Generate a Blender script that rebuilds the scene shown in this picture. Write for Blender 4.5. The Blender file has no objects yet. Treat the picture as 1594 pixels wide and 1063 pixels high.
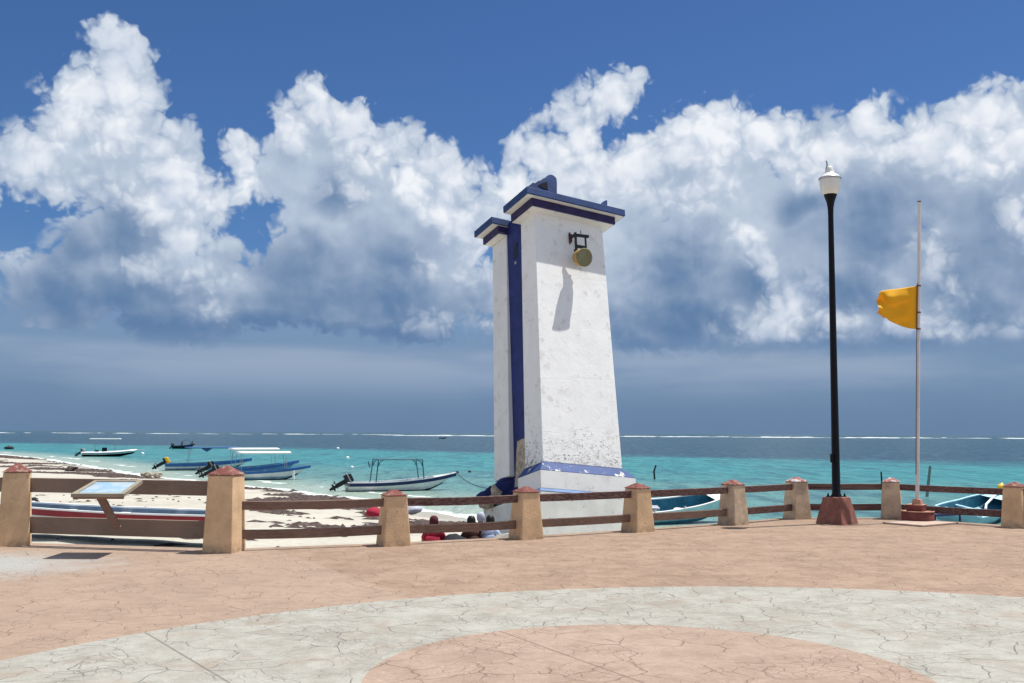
import bpy, bmesh, math, random
import numpy as np
from mathutils import Vector, Matrix, noise
random.seed(7)
R = math.radians
S = bpy.context.scene
COL = S.collection

# ------------------------------------------------------------------ camera
F, PX0, PY0 = 1550.0, 797.0, 531.5          # focal length in pixels of the photograph, its centre
CAMZ, PITCH, ROLL = 1.65, math.atan(142.5/1550.0), 0.005
cam = bpy.data.cameras.new('camera'); co = bpy.data.objects.new('camera', cam); COL.objects.link(co)
cam.lens = 1550/1594*36; cam.sensor_width = 36; cam.clip_end = 60000; cam.clip_start = .05
MCAM = Matrix.Rotation(R(90)+PITCH, 3, 'X') @ Matrix.Rotation(ROLL, 3, 'Z')
co.matrix_world = Matrix.Translation((0, 0, CAMZ)) @ MCAM.to_4x4()
S.camera = co
def ray(px, py): return (MCAM @ Vector(((px-PX0)/F, -(py-PY0)/F, -1))).normalized()
def at(px, py, z=0.0):
    d = ray(px, py); t = (z-CAMZ)/d.z; return Vector((0, 0, CAMZ)) + d*t
def atY(px, py, Y):
    d = ray(px, py); return Vector((0, 0, CAMZ)) + d*(Y/d.y)

# ------------------------------------------------------------------ light
SUN = Vector((.335, .16, 1.0)).normalized()
EXPOSURE = 0.45
S.view_settings.view_transform = 'Standard'; S.view_settings.look = 'None'
S.view_settings.exposure = EXPOSURE; S.view_settings.gamma = 1
sl = bpy.data.lights.new('sun', 'SUN'); sl.energy = 4.6; sl.angle = R(.5); sl.color = (1, .965, .9)
so = bpy.data.objects.new('sun', sl); COL.objects.link(so)
so.rotation_euler = SUN.to_track_quat('Z', 'Y').to_euler(); so.location = SUN*60

# ------------------------------------------------------------------ node helpers
class NT:
    def __init__(s, tree): s.t = tree; s.n = tree.nodes; s.l = tree.links
    def new(s, ty, **kw):
        n = s.n.new(ty)
        for k, v in kw.items(): setattr(n, k, v)
        return n
    def put(s, sock, v):
        if isinstance(v, bpy.types.NodeSocket): s.l.new(v, sock)
        elif v is not None:
            try: sock.default_value = v
            except Exception: sock.default_value = tuple(v)+(1,)
    def m(s, op, a, b=None, c=None, clamp=False):
        n = s.new('ShaderNodeMath', operation=op, use_clamp=clamp)
        for i, v in enumerate((a, b, c)):
            if v is not None: s.put(n.inputs[i], v)
        return n.outputs[0]
    def v(s, op, a, b=None, c=None):
        n = s.new('ShaderNodeVectorMath', operation=op)
        for i, x in enumerate((a, b, c)):
            if x is not None: s.put(n.inputs[i], x)
        return n.outputs['Value' if op in ('LENGTH', 'DOT_PRODUCT', 'DISTANCE') else 'Vector']
    def xyz(s, a):
        n = s.new('ShaderNodeSeparateXYZ'); s.put(n.inputs[0], a); return n.outputs
    def comb(s, x, y, z):
        n = s.new('ShaderNodeCombineXYZ')
        for i, q in enumerate((x, y, z)): s.put(n.inputs[i], q)
        return n.outputs[0]
    def ss(s, x, a, b, lo=0., hi=1.):          # smooth step
        n = s.new('ShaderNodeMapRange', interpolation_type='SMOOTHSTEP')
        s.put(n.inputs[0], x); n.inputs[1].default_value = a; n.inputs[2].default_value = b
        n.inputs[3].default_value = lo; n.inputs[4].default_value = hi; return n.outputs[0]
    def mix(s, f, a, b, blend='MIX'):
        n = s.new('ShaderNodeMix', data_type='RGBA', blend_type=blend)
        s.put(n.inputs[0], f)
        for i, q in ((6, a), (7, b)):
            if isinstance(q, (tuple, list)) and len(q) == 3: q = tuple(q)+(1,)
            s.put(n.inputs[i], q)
        return n.outputs[2]
    def noise(s, vec, scale, detail=4, rough=.55, dist=0., dim='3D'):
        n = s.new('ShaderNodeTexNoise', noise_dimensions=dim)
        s.put(n.inputs['Vector'], vec); n.inputs['Scale'].default_value = scale
        n.inputs['Detail'].default_value = detail; n.inputs['Roughness'].default_value = rough
        n.inputs['Distortion'].default_value = dist; return n.outputs[0]
    def noisec(s, vec, scale, detail=3, rough=.5):
        n = s.new('ShaderNodeTexNoise'); s.put(n.inputs['Vector'], vec)
        n.inputs['Scale'].default_value = scale; n.inputs['Detail'].default_value = detail
        n.inputs['Roughness'].default_value = rough; return n.outputs[1]
    def vor(s, vec, scale, feat='DISTANCE_TO_EDGE', dim='3D', sm=.3):
        n = s.new('ShaderNodeTexVoronoi', feature=feat, voronoi_dimensions=dim)
        s.put(n.inputs['Vector'], vec); n.inputs['Scale'].default_value = scale
        if feat == 'SMOOTH_F1': n.inputs['Smoothness'].default_value = sm
        return n.outputs['Distance']
    def bump(s, h, strength=.3, dist=.02):
        n = s.new('ShaderNodeBump'); n.inputs['Strength'].default_value = strength
        n.inputs['Distance'].default_value = dist; s.put(n.inputs['Height'], h); return n.outputs[0]

def srgb(r, g, b):
    f = lambda c: (c/255/12.92) if c/255 <= .04045 else ((c/255+.055)/1.055)**2.4
    return (f(r), f(g), f(b))

# ------------------------------------------------------------------ sky with its clouds (laid out by direction)
W = bpy.data.worlds.new('World'); S.world = W; W.use_nodes = True
wt = NT(W.node_tree); wt.n.clear()
SKY = .10
U = F/100.0                                      # one unit of the cloud chart = 100 px of the photo
def chart(px, py):
    d = ray(px, py); return math.atan2(d.x, d.y)*U, math.asin(d.z)*U, math.cos(math.atan2(d.x, d.y))**2
# sharp-edged cumulus bodies: x, y, rx, ry in photo pixels
BODY = [(172,60,34,32),(185,95,52,50),(120,98,32,26),(125,150,60,48),(205,150,55,62),(115,210,62,60),(200,215,66,66),
 (262,240,52,50),(35,255,62,58),(100,285,75,42),(175,290,75,62),(265,275,62,62),(305,310,48,48),(-40,270,60,55),
 (235,350,95,80),(150,370,60,50),(330,330,26,30),(225,430,120,70),(120,450,120,60),(320,430,80,60),(300,480,120,60),
 (492,170,42,38),(470,215,55,60),(540,195,48,40),(385,250,38,36),(385,285,36,30),(430,270,60,52),(520,250,70,60),(605,235,60,46),
 (560,300,95,70),(660,255,55,44),(700,280,36,34),(690,320,60,50),(480,330,70,50),(600,380,120,90),(700,390,65,70),
 (500,430,110,80),(640,470,130,70),(735,440,45,70),(430,450,90,60),(745,365,30,36),
 (800,290,42,56),(850,240,50,52),(900,195,50,46),(950,150,46,40),(975,140,22,28),(830,330,70,60),(905,290,90,70),(1000,235,40,38),(960,260,60,44),
 (1040,240,56,46),(1115,210,66,50),(1060,290,110,70),(1190,225,70,46),(1240,250,70,45),(1290,230,80,52),(1350,205,52,46),(1350,225,60,50),(1430,215,70,46),
 (1475,210,62,46),(1545,185,68,56),(1640,190,80,60),(1560,270,90,80),(1450,290,110,80),(1330,310,110,90),(1200,330,120,90),(1140,262,70,50),(1120,330,90,60),(770,330,40,60),(1490,330,90,60),
 (1100,400,140,90),(1250,430,140,80),(1400,430,140,90),(1540,420,120,100),(960,430,120,110),(1000,500,120,60),(1180,500,150,60),
 (1370,510,150,60),(1540,520,130,60),(850,480,90,80)]
# bright lumps standing in front of the grey parts
LUMP = [(425,60,0,0)]
LUMP = [(173,65,32,32),(185,105,44,42),(130,150,46,36),(200,150,40,40),(110,205,40,30),(185,205,50,28),(250,225,30,32),(268,262,36,36),(300,300,40,32),(325,325,26,20),
 (30,250,46,40),(95,285,55,22),(150,295,40,18),(262,300,44,60),(225,417,26,17),(318,430,30,44),(328,478,18,20),(280,380,34,30),(350,420,14,16),
 (492,172,38,36),(455,205,34,30),(540,195,40,34),(385,250,34,34),(385,285,28,24),(600,235,56,34),(570,225,36,34),(660,255,48,34),(700,275,34,26),
 (690,320,40,28),(640,280,40,30),(715,350,30,40),(538,300,24,16),(740,400,30,40),(755,372,24,24),(715,500,60,18),(670,507,34,12),(660,408,18,12),
 (800,290,40,44),(845,245,50,40),(900,200,48,42),(950,155,42,36),(975,145,20,26),(860,300,70,34),(930,270,50,40),(1000,235,36,34),(990,262,54,40),
 (1060,240,52,40),(1110,240,50,40),(1120,272,46,26),(1060,300,60,26),(1120,205,60,42),(1190,215,50,32),(1230,250,50,40),(1290,235,52,36),(1350,200,42,36),(1380,230,44,30),
 (1430,222,60,40),(1480,235,50,40),(1545,180,52,46),(1580,230,60,50),(1500,250,60,30),(1640,200,70,50),
 (1158,372,26,24),(1178,398,22,28),(1195,425,20,26),(1245,468,36,30),(1215,485,46,32),(1200,515,66,26),(1270,492,26,20),
 (1445,385,18,20),(1462,415,18,24),(1480,445,24,26),(1475,475,20,16),(1400,505,60,22),(1480,515,50,22),(1590,520,24,20),(1590,350,22,34),(1310,500,44,22)]
# mid-grey shadowed hollows and cloud bases (soft)
SHADE = [(190,370,60,60),(150,470,180,60),(250,500,140,45),(460,420,90,60),(560,460,190,75),(620,400,80,60),(120,390,60,40),(640,520,150,35),(480,510,170,40),
 (520,300,50,40),(1150,440,60,50),(1060,430,90,90),(1350,360,120,80),(1330,440,70,50),(1520,400,90,90),(960,560,160,50),(1050,500,120,50),(1300,570,300,50),(1250,330,50,30)]
def group_field(name, blobs, soft=.25):
    g = bpy.data.node_groups.new(name, 'ShaderNodeTree')
    g.interface.new_socket('P', in_out='INPUT', socket_type='NodeSocketVector')
    g.interface.new_socket('F', in_out='OUTPUT', socket_type='NodeSocketFloat')
    t = NT(g); gi = t.new('NodeGroupInput'); go = t.new('NodeGroupOutput')
    acc = None
    for (x, y, rx, ry) in blobs:
        u, v, k = chart(x, y); rx, ry = rx/100*math.sqrt(k), ry/100*math.sqrt(k)
        a = min(rx, ry)
        q = t.v('MULTIPLY_ADD', gi.outputs[0], (1/rx, 1/ry, 0), (-u/rx, -v/ry, 0))
        d = t.m('MULTIPLY_ADD', t.v('LENGTH', q), -a, a)
        acc = d if acc is None else t.m('SMOOTH_MAX', acc, d, soft*.6)
    t.l.new(acc, go.inputs[0]); return g
def group_gauss(name, blobs):
    g = bpy.data.node_groups.new(name, 'ShaderNodeTree')
    g.interface.new_socket('P', in_out='INPUT', socket_type='NodeSocketVector')
    g.interface.new_socket('F', in_out='OUTPUT', socket_type='NodeSocketFloat')
    t = NT(g); gi = t.new('NodeGroupInput'); go = t.new('NodeGroupOutput')
    acc = None
    for (x, y, rx, ry) in blobs:
        u, v, k = chart(x, y); rx, ry = rx/100, ry/100
        q = t.v('MULTIPLY_ADD', gi.outputs[0], (1/rx, 1/ry, 0), (-u/rx, -v/ry, 0))
        d = t.ss(t.v('LENGTH', q), 0., 1.5, 1., 0.)
        acc = d if acc is None else t.m('MAXIMUM', acc, d)
    t.l.new(acc, go.inputs[0]); return g
def use(t, g, P):
    n = t.new('ShaderNodeGroup'); n.node_tree = g; t.put(n.inputs[0], P); return n.outputs[0]
gB = group_field('cloud_bodies', BODY, .3); gL = group_field('cloud_lumps', LUMP, .2); gS = group_gauss('cloud_hollows', SHADE)
tc = wt.new('ShaderNodeTexCoord')
dx, dy, dz = wt.xyz(wt.v('NORMALIZE', tc.outputs['Generated']))[:3]
az = wt.m('MULTIPLY', wt.m('ARCTAN2', dx, dy), U); el = wt.m('MULTIPLY', wt.m('ARCSINE', dz), U)
P0 = wt.comb(az, el, 0)
warp = wt.v('MULTIPLY', wt.v('SUBTRACT', wt.noisec(P0, 1.5, 3, .55), (.5, .5, .5)), (.40, .40, 0))
def billow(off):                                 # heaped rounded heads of several sizes
    Pw = wt.v('ADD', wt.v('ADD', P0, off), warp)
    b1 = wt.vor(Pw, 1.5, 'SMOOTH_F1', '2D', .5)
    Pv = wt.v('ADD', Pw, wt.v('MULTIPLY', wt.v('SUBTRACT', wt.noisec(Pw, 5., 1, .5), (.5, .5, .5)), (.14, .14, 0)))
    b2 = wt.vor(Pv, 3.9, 'SMOOTH_F1', '2D', .4)
    b3 = wt.vor(Pv, 9.5, 'SMOOTH_F1', '2D', .4)
    n4 = wt.noise(Pw, 16, 4, .62)
    h = wt.m('ADD', wt.m('MULTIPLY', b1, -.34), wt.m('MULTIPLY', b2, -.27))
    h = wt.m('ADD', h, wt.m('MULTIPLY', b3, -.13))
    return Pw, wt.m('ADD', h, wt.m('MULTIPLY_ADD', n4, .12, .27)), wt.m('ADD', wt.m('ADD', wt.m('MULTIPLY', b1, -.62), wt.m('MULTIPLY', b2, -.25)), wt.m('ADD', wt.m('MULTIPLY', b3, -.07), wt.m('MULTIPLY', n4, .05)))
Pw0, bl, sh1 = billow((0, 0, 0))
_, _, sh2 = billow((.07, .13, 0))
blc = wt.m('MINIMUM', bl, .14)
fB = wt.m('ADD', use(wt, gB, Pw0), blc); fL = wt.m('ADD', use(wt, gL, Pw0), blc)
relief = wt.m('SUBTRACT', sh1, sh2)               # faces turned to the sun come out positive
soft1 = wt.noise(P0, 1.0, 4, .5)
soft2 = wt.noise(wt.v('ADD', P0, (7, 3, 0)), .55, 4, .55)
hollow_shade = use(wt, gS, wt.v('ADD', P0, wt.v('MULTIPLY', wt.v('SUBTRACT', wt.noisec(P0, 1.1, 3, .5), (.5, .5, .5)), (.8, .8, 0))))
mB = wt.ss(wt.m('MAXIMUM', wt.m('ADD', fB, wt.m('MULTIPLY_ADD', soft1, .3, -.13)), wt.m('SUBTRACT', fL, .03)), -.04, .15)
mL = wt.m('MULTIPLY', wt.ss(fL, -.10, .30), wt.m('SUBTRACT', 1, wt.m('MULTIPLY', hollow_shade, .35)))
# below the cloud bases everything melts into a dull band
base_y = chart(800, 540)[1]
lowf = wt.ss(wt.m('ADD', el, wt.m('MULTIPLY', wt.m('SUBTRACT', soft1, .5), .45)), base_y-.30, base_y+.22)
mB = wt.m('MULTIPLY', mB, lowf)
sky = wt.new('ShaderNodeTexSky', sky_type='NISHITA'); sky.sun_disc = False
sky.sun_elevation = math.asin(SUN.z); sky.sun_rotation = math.atan2(SUN.x, SUN.y)
sky.altitude = 0; sky.air_density = 1.; sky.dust_density = .3; sky.ozone_density = 3.
blue = wt.mix(1.0, sky.outputs[0], SKYTINT if 'SKYTINT' in globals() else (.29, .43, .62), 'MULTIPLY')
K = 1/(SKY*2**EXPOSURE)
def ck(r, g, b): return tuple(c*K for c in srgb(r, g, b))
# grey-blue body, shifting with the hollows
crisp = wt.ss(wt.noise(wt.v('ADD', P0, (3, 9, 0)), .9, 3, .5), .38, .62, .4, 1.05)
lit = wt.m('MULTIPLY', wt.m('MULTIPLY', relief, 1.45), crisp)
deep = wt.m('MULTIPLY', wt.ss(wt.m('ADD', el, wt.m('MULTIPLY', soft1, .8)), base_y+.0, base_y+1.7, 1, 0), .40)
body_t = wt.m('ADD', wt.m('ADD', wt.m('ADD', wt.m('SUBTRACT', wt.m('MULTIPLY_ADD', soft1, .55, .36), deep), wt.m('MULTIPLY', hollow_shade, -.55)), wt.m('MULTIPLY', lit, .35)), wt.m('MULTIPLY_ADD', wt.noise(P0, 1.7, 3, .5), .30, -.17))
cbody = wt.mix(wt.ss(body_t, -.25, 1.12), ck(97, 128, 167), ck(206, 218, 233))
lowl = wt.ss(el, base_y+.1, base_y+2.2, .20, 0)
lump_t = wt.m('ADD', wt.m('ADD', wt.m('SUBTRACT', wt.m('MULTIPLY_ADD', fL, .25, .66), lowl), lit), wt.m('MULTIPLY_ADD', soft1, 1.2, -.6), clamp=True)
clump = wt.mix(lump_t, ck(160, 181, 210), ck(243, 246, 251))
# low band towards the horizon
band_t = wt.ss(wt.m('ADD', el, wt.m('MULTIPLY', soft1, .4)), .1, base_y+.3)
cband = wt.mix(band_t, ck(104, 131, 163), ck(122, 149, 182))
streak = wt.m('MULTIPLY', wt.ss(wt.noise(wt.comb(wt.m('MULTIPLY', az, .35), wt.m('MULTIPLY', el, 2.2), 4), .55, 4, .5), .30, .58),
              wt.m('MULTIPLY', wt.ss(el, base_y-1.0, base_y-.25), wt.ss(el, base_y-.15, base_y+.05, 1, 0)))
cband = wt.mix(wt.m('MULTIPLY', streak, .8), cband, ck(156, 173, 196))
mBand = wt.ss(wt.m('ADD', el, wt.m('MULTIPLY', soft2, .8)), base_y+2.0, base_y+.2)
c = wt.mix(mBand, blue, cband)
c = wt.mix(mB, c, cbody)
c = wt.mix(wt.m('MULTIPLY', wt.ss(wt.m('ADD', el, wt.m('MULTIPLY', soft1, .2)), base_y, base_y+.25), wt.m('MULTIPLY', mL, wt.m('SUBTRACT', .97, wt.m('MULTIPLY', lowl, 1.2)))), c, clump)
# clouds added behind and above the view, unseen, for more fill light
cov = wt.ss(wt.noise(wt.v('ADD', P0, (0, 0, 20)), .09, 4, .6), .36, .56)
away = wt.m('MAXIMUM', wt.ss(dy, .45, .15), wt.ss(dz, .52, .70))
c = wt.mix(wt.m('MULTIPLY', wt.m('MULTIPLY', away, cov), .9), c, ck(222, 230, 242))
bg = wt.new('ShaderNodeBackground'); bg.inputs[1].default_value = SKY
wt.l.new(c, bg.inputs[0]); wo = wt.new('ShaderNodeOutputWorld'); wt.l.new(bg.outputs[0], wo.inputs[0])
W.cycles.sampling_method = 'MANUAL'; W.cycles.sample_map_resolution = 512

# ------------------------------------------------------------------ materials
def M(name, col, rough=.75, var=.12, sc=3., bump=.0, bsc=40., bd=.01, metal=0., spec=.3, extra=None):
    m = bpy.data.materials.new(name); m.use_nodes = True
    t = NT(m.node_tree); bs = t.n['Principled BSDF']
    tc = t.new('ShaderNodeTexCoord').outputs['Object']
    c1 = tuple(x*(1-var) for x in col); c2 = tuple(min(1, x*(1+var)) for x in col)
    n = t.noise(tc, sc, 6, .65)
    c = t.mix(t.ss(n, .3, .7), c1, c2)
    h = t.noise(tc, bsc, 4, .6)
    if extra: c, h = extra(t, tc, c, h)
    t.l.new(c, bs.inputs['Base Color'])
    bs.inputs['Roughness'].default_value = rough; bs.inputs['Metallic'].default_value = metal
    bs.inputs['Specular IOR Level'].default_value = spec
    if bump: t.l.new(t.bump(h, bump, bd), bs.inputs['Normal'])
    return m

def worn(chip, lo=.60, hi=.64, sc=6.):           # chips and scuffs of an undercoat colour
    def f(t, tc, c, h):
        a = t.ss(t.noise(tc, sc, 7, .7), lo, hi)
        return t.mix(a, c, chip), t.m('SUBTRACT', h, a)
    return f
m_white = M('boat_white', (.72,.73,.72), .35, .06, 2, extra=worn((.45,.42,.36), .66, .7, 4))
m_aqua = M('boat_aqua', (.42,.66,.72), .4, .08, 2, extra=worn((.7,.72,.7), .62, .66, 5))
m_blue = M('boat_blue', (.03,.12,.33), .4, .15, 3)
m_ltblue = M('boat_light_blue', (.10,.28,.50), .45, .2, 3, extra=worn((.5,.55,.58), .62, .66, 5))
m_navy = M('boat_navy', (.012,.022,.09), .35, .15, 3)
m_in = M('boat_inside', (.16,.28,.36), .6, .2, 3)
m_inw = M('boat_inside_pale', (.5,.54,.55), .6, .15, 3)
m_greyblue = M('boat_inside_grey', (.17,.22,.28), .6, .2, 3)
m_tealin = M('boat_inside_teal', (.03,.15,.22), .55, .25, 3)
m_red = M('boat_red', (.24,.018,.028), .4, .15, 3)
m_black = M('black_plastic', (.012,.013,.016), .35, .2, 5)
m_grey = M('grey_plastic', (.35,.37,.40), .4, .1, 5)
m_yellow = M('yellow_plastic', (.75,.45,.04), .45, .1, 5)
m_teal = M('teal_tube', (.02,.12,.16), .4, .2, 8)
m_canvas = M('white_canvas', (.78,.79,.78), .8, .05, 4)
m_bluecan = M('blue_canvas', (.03,.10,.24), .8, .15, 4)
m_antif = M('hull_bottom_dark', (.03,.04,.04), .7, .3, 5)
m_rope = M('rope', (.05,.06,.06), .9)
m_skin = M('skin', (.22,.11,.065), .55, .1, 9)
m_hair = M('hair', (.010,.008,.007), .5, .3, 40)
m_redshirt = M('red_shirt', (.30,.012,.035), .85, .15, 9, .2, 30)
m_brownshirt = M('brown_shirt', (.045,.016,.014), .85, .2, 9, .2, 30)
m_blueshirt = M('pale_blue_shirt', (.38,.45,.62), .85, .1, 9, .2, 30)
m_greycloth = M('grey_cloth', (.42,.44,.50), .85, .1, 9, .2, 30)
m_redcap = M('dark_red_cloth', (.07,.010,.016), .8, .2, 9)
m_dark = M('dark_trousers', (.012,.013,.02), .85, .2, 9)

def fence_stain(t, tc, c, h):
    z = t.xyz(tc)[2]
    a = t.ss(t.noise(tc, 5., 7, .7), .56, .70)
    c = t.mix(t.m('MULTIPLY', a, .55), c, (.34,.22,.14))
    low = t.m('MULTIPLY', t.ss(z, 0., .16, 1, 0), t.ss(t.noise(tc, 9, 5, .6), .35, .65))
    c = t.mix(t.m('MULTIPLY', low, .6), c, (.25,.17,.115))
    ch = t.ss(t.noise(t.v('ADD', tc, (4,1,2)), 14, 5, .6), .67, .70)
    c = t.mix(ch, c, (.34,.32,.28))
    return c, t.m('SUBTRACT', h, t.m('MULTIPLY', ch, .6))
m_post = M('ochre_plaster', (.64,.44,.26), .85, .16, 2.6, .7, 45, .010, extra=fence_stain)
m_postg = M('weathered_plaster', (.53,.41,.285), .85, .22, 4, .7, 45, .010, extra=fence_stain)
m_cap = M('red_cap_paint', (.165,.050,.040), .8, .18, 9, .3, 50, .006, extra=worn((.30,.20,.155), .50, .62, 11))
m_capw = M('peeled_cap_paint', (.26,.075,.06), .8, .2, 9, .3, 50, .006, extra=worn((.42,.40,.40), .48, .54, 11))
def grain(t, tc, c, h):
    g = t.noise(t.v('MULTIPLY', tc, (1.2,14,34)), 1.6, 6, .65)
    c = t.mix(t.m('MULTIPLY', t.ss(g, .40, .66), .6), c, (.24,.18,.145))
    return c, g
m_wood = M('brown_plank', (.18,.105,.075), .75, .2, 2, .35, extra=grain, bd=.008)
m_wooddk = M('dark_red_plank', (.085,.034,.032), .65, .25, 2, .3, extra=grain, bd=.008)
m_board = M('grey_brown_board', (.22,.155,.115), .85, .2, 1.3, .35, extra=grain, bd=.008)
m_woodor = M('varnished_wood', (.23,.105,.05), .6, .2, 4, .2, extra=grain)
m_frame = M('pale_weathered_wood', (.28,.25,.19), .8, .15, 4, .2, extra=grain)

# ---- painted tower
def peel(amount):
    def f(t, tc, c, h):
        z = t.xyz(tc)[2]
        grad = t.ss(z, 2.1, 3.7, 1, 0)
        big = t.noise(tc, 1.3, 4, .6)
        fl = t.noise(t.v('MULTIPLY', tc, (1,1,1.7)), 11., 6, .72)
        fl2 = t.noise(t.v('ADD', tc, (5,2,1)), 4.2, 7, .7)
        thr = t.m('ADD', t.m('MULTIPLY', grad, .20*amount), t.m('MULTIPLY', t.m('SUBTRACT', big, .5), .30))
        ck_ = t.ss(t.vor(t.v('ADD', t.v('MULTIPLY', tc, (1,1,1.5)), t.v('MULTIPLY', t.noisec(tc, 5, 3), (.35,.35,.35))), 6.5), 0, .05, 1, 0)
        ck_ = t.m('MULTIPLY', ck_, t.m('MULTIPLY', t.ss(grad, .25, .8), t.ss(fl2, .44, .56)))
        a = t.m('MAXIMUM', t.ss(t.m('ADD', fl, thr), .755, .785), t.m('MULTIPLY', ck_, amount))
        stain = t.ss(t.m('ADD', fl2, t.m('MULTIPLY', big, .25)), .69, .78)
        c = t.mix(t.m('MULTIPLY', stain, .30), c, (.36,.31,.25))
        c = t.mix(t.m('MULTIPLY', a, .85), c, t.mix(t.ss(fl2, .4, .6), (.20,.18,.155), (.45,.42,.36)))
        # cold joints of the old pours
        w = t.m('ADD', z, t.m('MULTIPLY', t.noise(tc, 1.5, 3), .16))
        j = t.ss(t.m('ABSOLUTE', t.m('SUBTRACT', t.m('FRACT', t.m('MULTIPLY', w, .85)), .5)), .0, .012, 1, 0)
        h2 = t.m('ADD', t.m('MULTIPLY', h, .35), t.m('ADD', t.m('MULTIPLY', a, -1.2), t.m('MULTIPLY', t.m('MULTIPLY', j, big), -.2)))
        return c, t.m('ADD', h2, t.m('MULTIPLY', fl2, .8))
    return f
m_tower = M('white_limewash', (.80,.80,.78), .85, .035, 2, .55, 55, .02, extra=peel(1.))
m_tower2 = M('white_limewash_smooth', (.72,.72,.70), .85, .04, 2, .35, 55, .012, extra=peel(.15))
m_towblue = M('deep_blue_paint', (.016,.026,.135), .6, .25, 3, .25, 50, .008, extra=worn((.10,.12,.24), .66, .72, 9))
m_corn = M('cornice_blue_paint', (.022,.050,.155), .6, .25, 3, .3, 40, .01, extra=worn((.015,.02,.05), .62, .7, 7))
m_purple = M('indigo_paint', (.026,.018,.075), .6, .25, 4, .3, 40, .01, extra=worn((.16,.13,.13), .66, .72, 12))
m_ledge = M('bright_blue_paint', (.027,.060,.19), .6, .15, 4, .3, 40, .01, extra=worn((.62,.61,.56), .585, .61, 4.5))
m_pale = M('pale_blue_paint', (.12,.20,.38), .65, .12, 4)
m_rubble = M('coral_stone', (.36,.31,.24), .95, .35, 9, .6, 40, .02)
m_conc = M('bare_concrete', (.30,.27,.23), .95, .3, 7, .7, 30, .02)
m_base = M('stained_limewash', (.60,.61,.57), .85, .1, 1.5, .4, 40, .012, extra=worn((.34,.33,.28), .63, .68, 7))
# lamp, pole
m_lampblk = M('black_pole_paint', (.004,.004,.006), .45, .3, 6, spec=.2)
m_plinth = M('oxide_red_concrete', (.24,.10,.075), .8, .25, 7, .35, 40, .008, extra=worn((.42,.24,.18), .60, .70, 6))
m_globe = M('opal_glass', (.74,.73,.66), .25, .03, 3, spec=.6)
m_metal = M('grey_metal', (.38,.40,.42), .4, .1, 8, metal=.5)
m_polew = M('pole_white_paint', (.68,.63,.61), .5, .08, 3, extra=worn((.23,.10,.07), .66, .70, 7))
m_pink = M('pink_concrete', (.46,.24,.17), .8, .15, 7, .3, 40, .008)
m_oxide = M('dark_red_concrete', (.17,.048,.040), .75, .2, 7, .3, 40, .008)
m_slab = M('pale_concrete', (.42,.32,.26), .85, .12, 6, .3, 40, .008)
m_drum = M('olive_radome', (.19,.18,.10), .6, .15, 9)
m_drumy = M('rusty_drum', (.42,.26,.08), .6, .35, 9)
m_stake = M('wet_timber', (.035,.035,.035), .8, .3, 9)
m_stakeg = M('grey_timber', (.20,.25,.24), .8, .25, 9)
m_weed = M('seaweed', (.075,.052,.046), .9, .5, 5)
m_foam = M('sea_foam', (.50,.54,.56), .8, .05, 5)
m_panel = M('printed_panel', (.30,.45,.56), .22, .05, 3, spec=.5, extra=lambda t, tc, c, h: (t.mix(t.ss(t.noise(tc, 7, 3, .5), .5, .58), c, (.42,.50,.54)), h))

def m_flag_():
    m = bpy.data.materials.new('yellow_cloth'); m.use_nodes = True; t = NT(m.node_tree); bs = t.n['Principled BSDF']
    tc = t.new('ShaderNodeTexCoord').outputs['Object']
    t.l.new(t.mix(t.noise(tc, 4, 4), (.90,.48,.01), (.95,.56,.02)), bs.inputs['Base Color'])
    bs.inputs['Roughness'].default_value = .8
    tr = t.new('ShaderNodeBsdfTranslucent'); tr.inputs[0].default_value = (.85,.42,.01,1)
    mx = t.new('ShaderNodeMixShader'); mx.inputs[0].default_value = .35
    t.l.new(bs.outputs[0], mx.inputs[1]); t.l.new(tr.outputs[0], mx.inputs[2])
    t.l.new(mx.outputs[0], t.n['Material Output'].inputs[0]); return m
m_flag = m_flag_()

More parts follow.
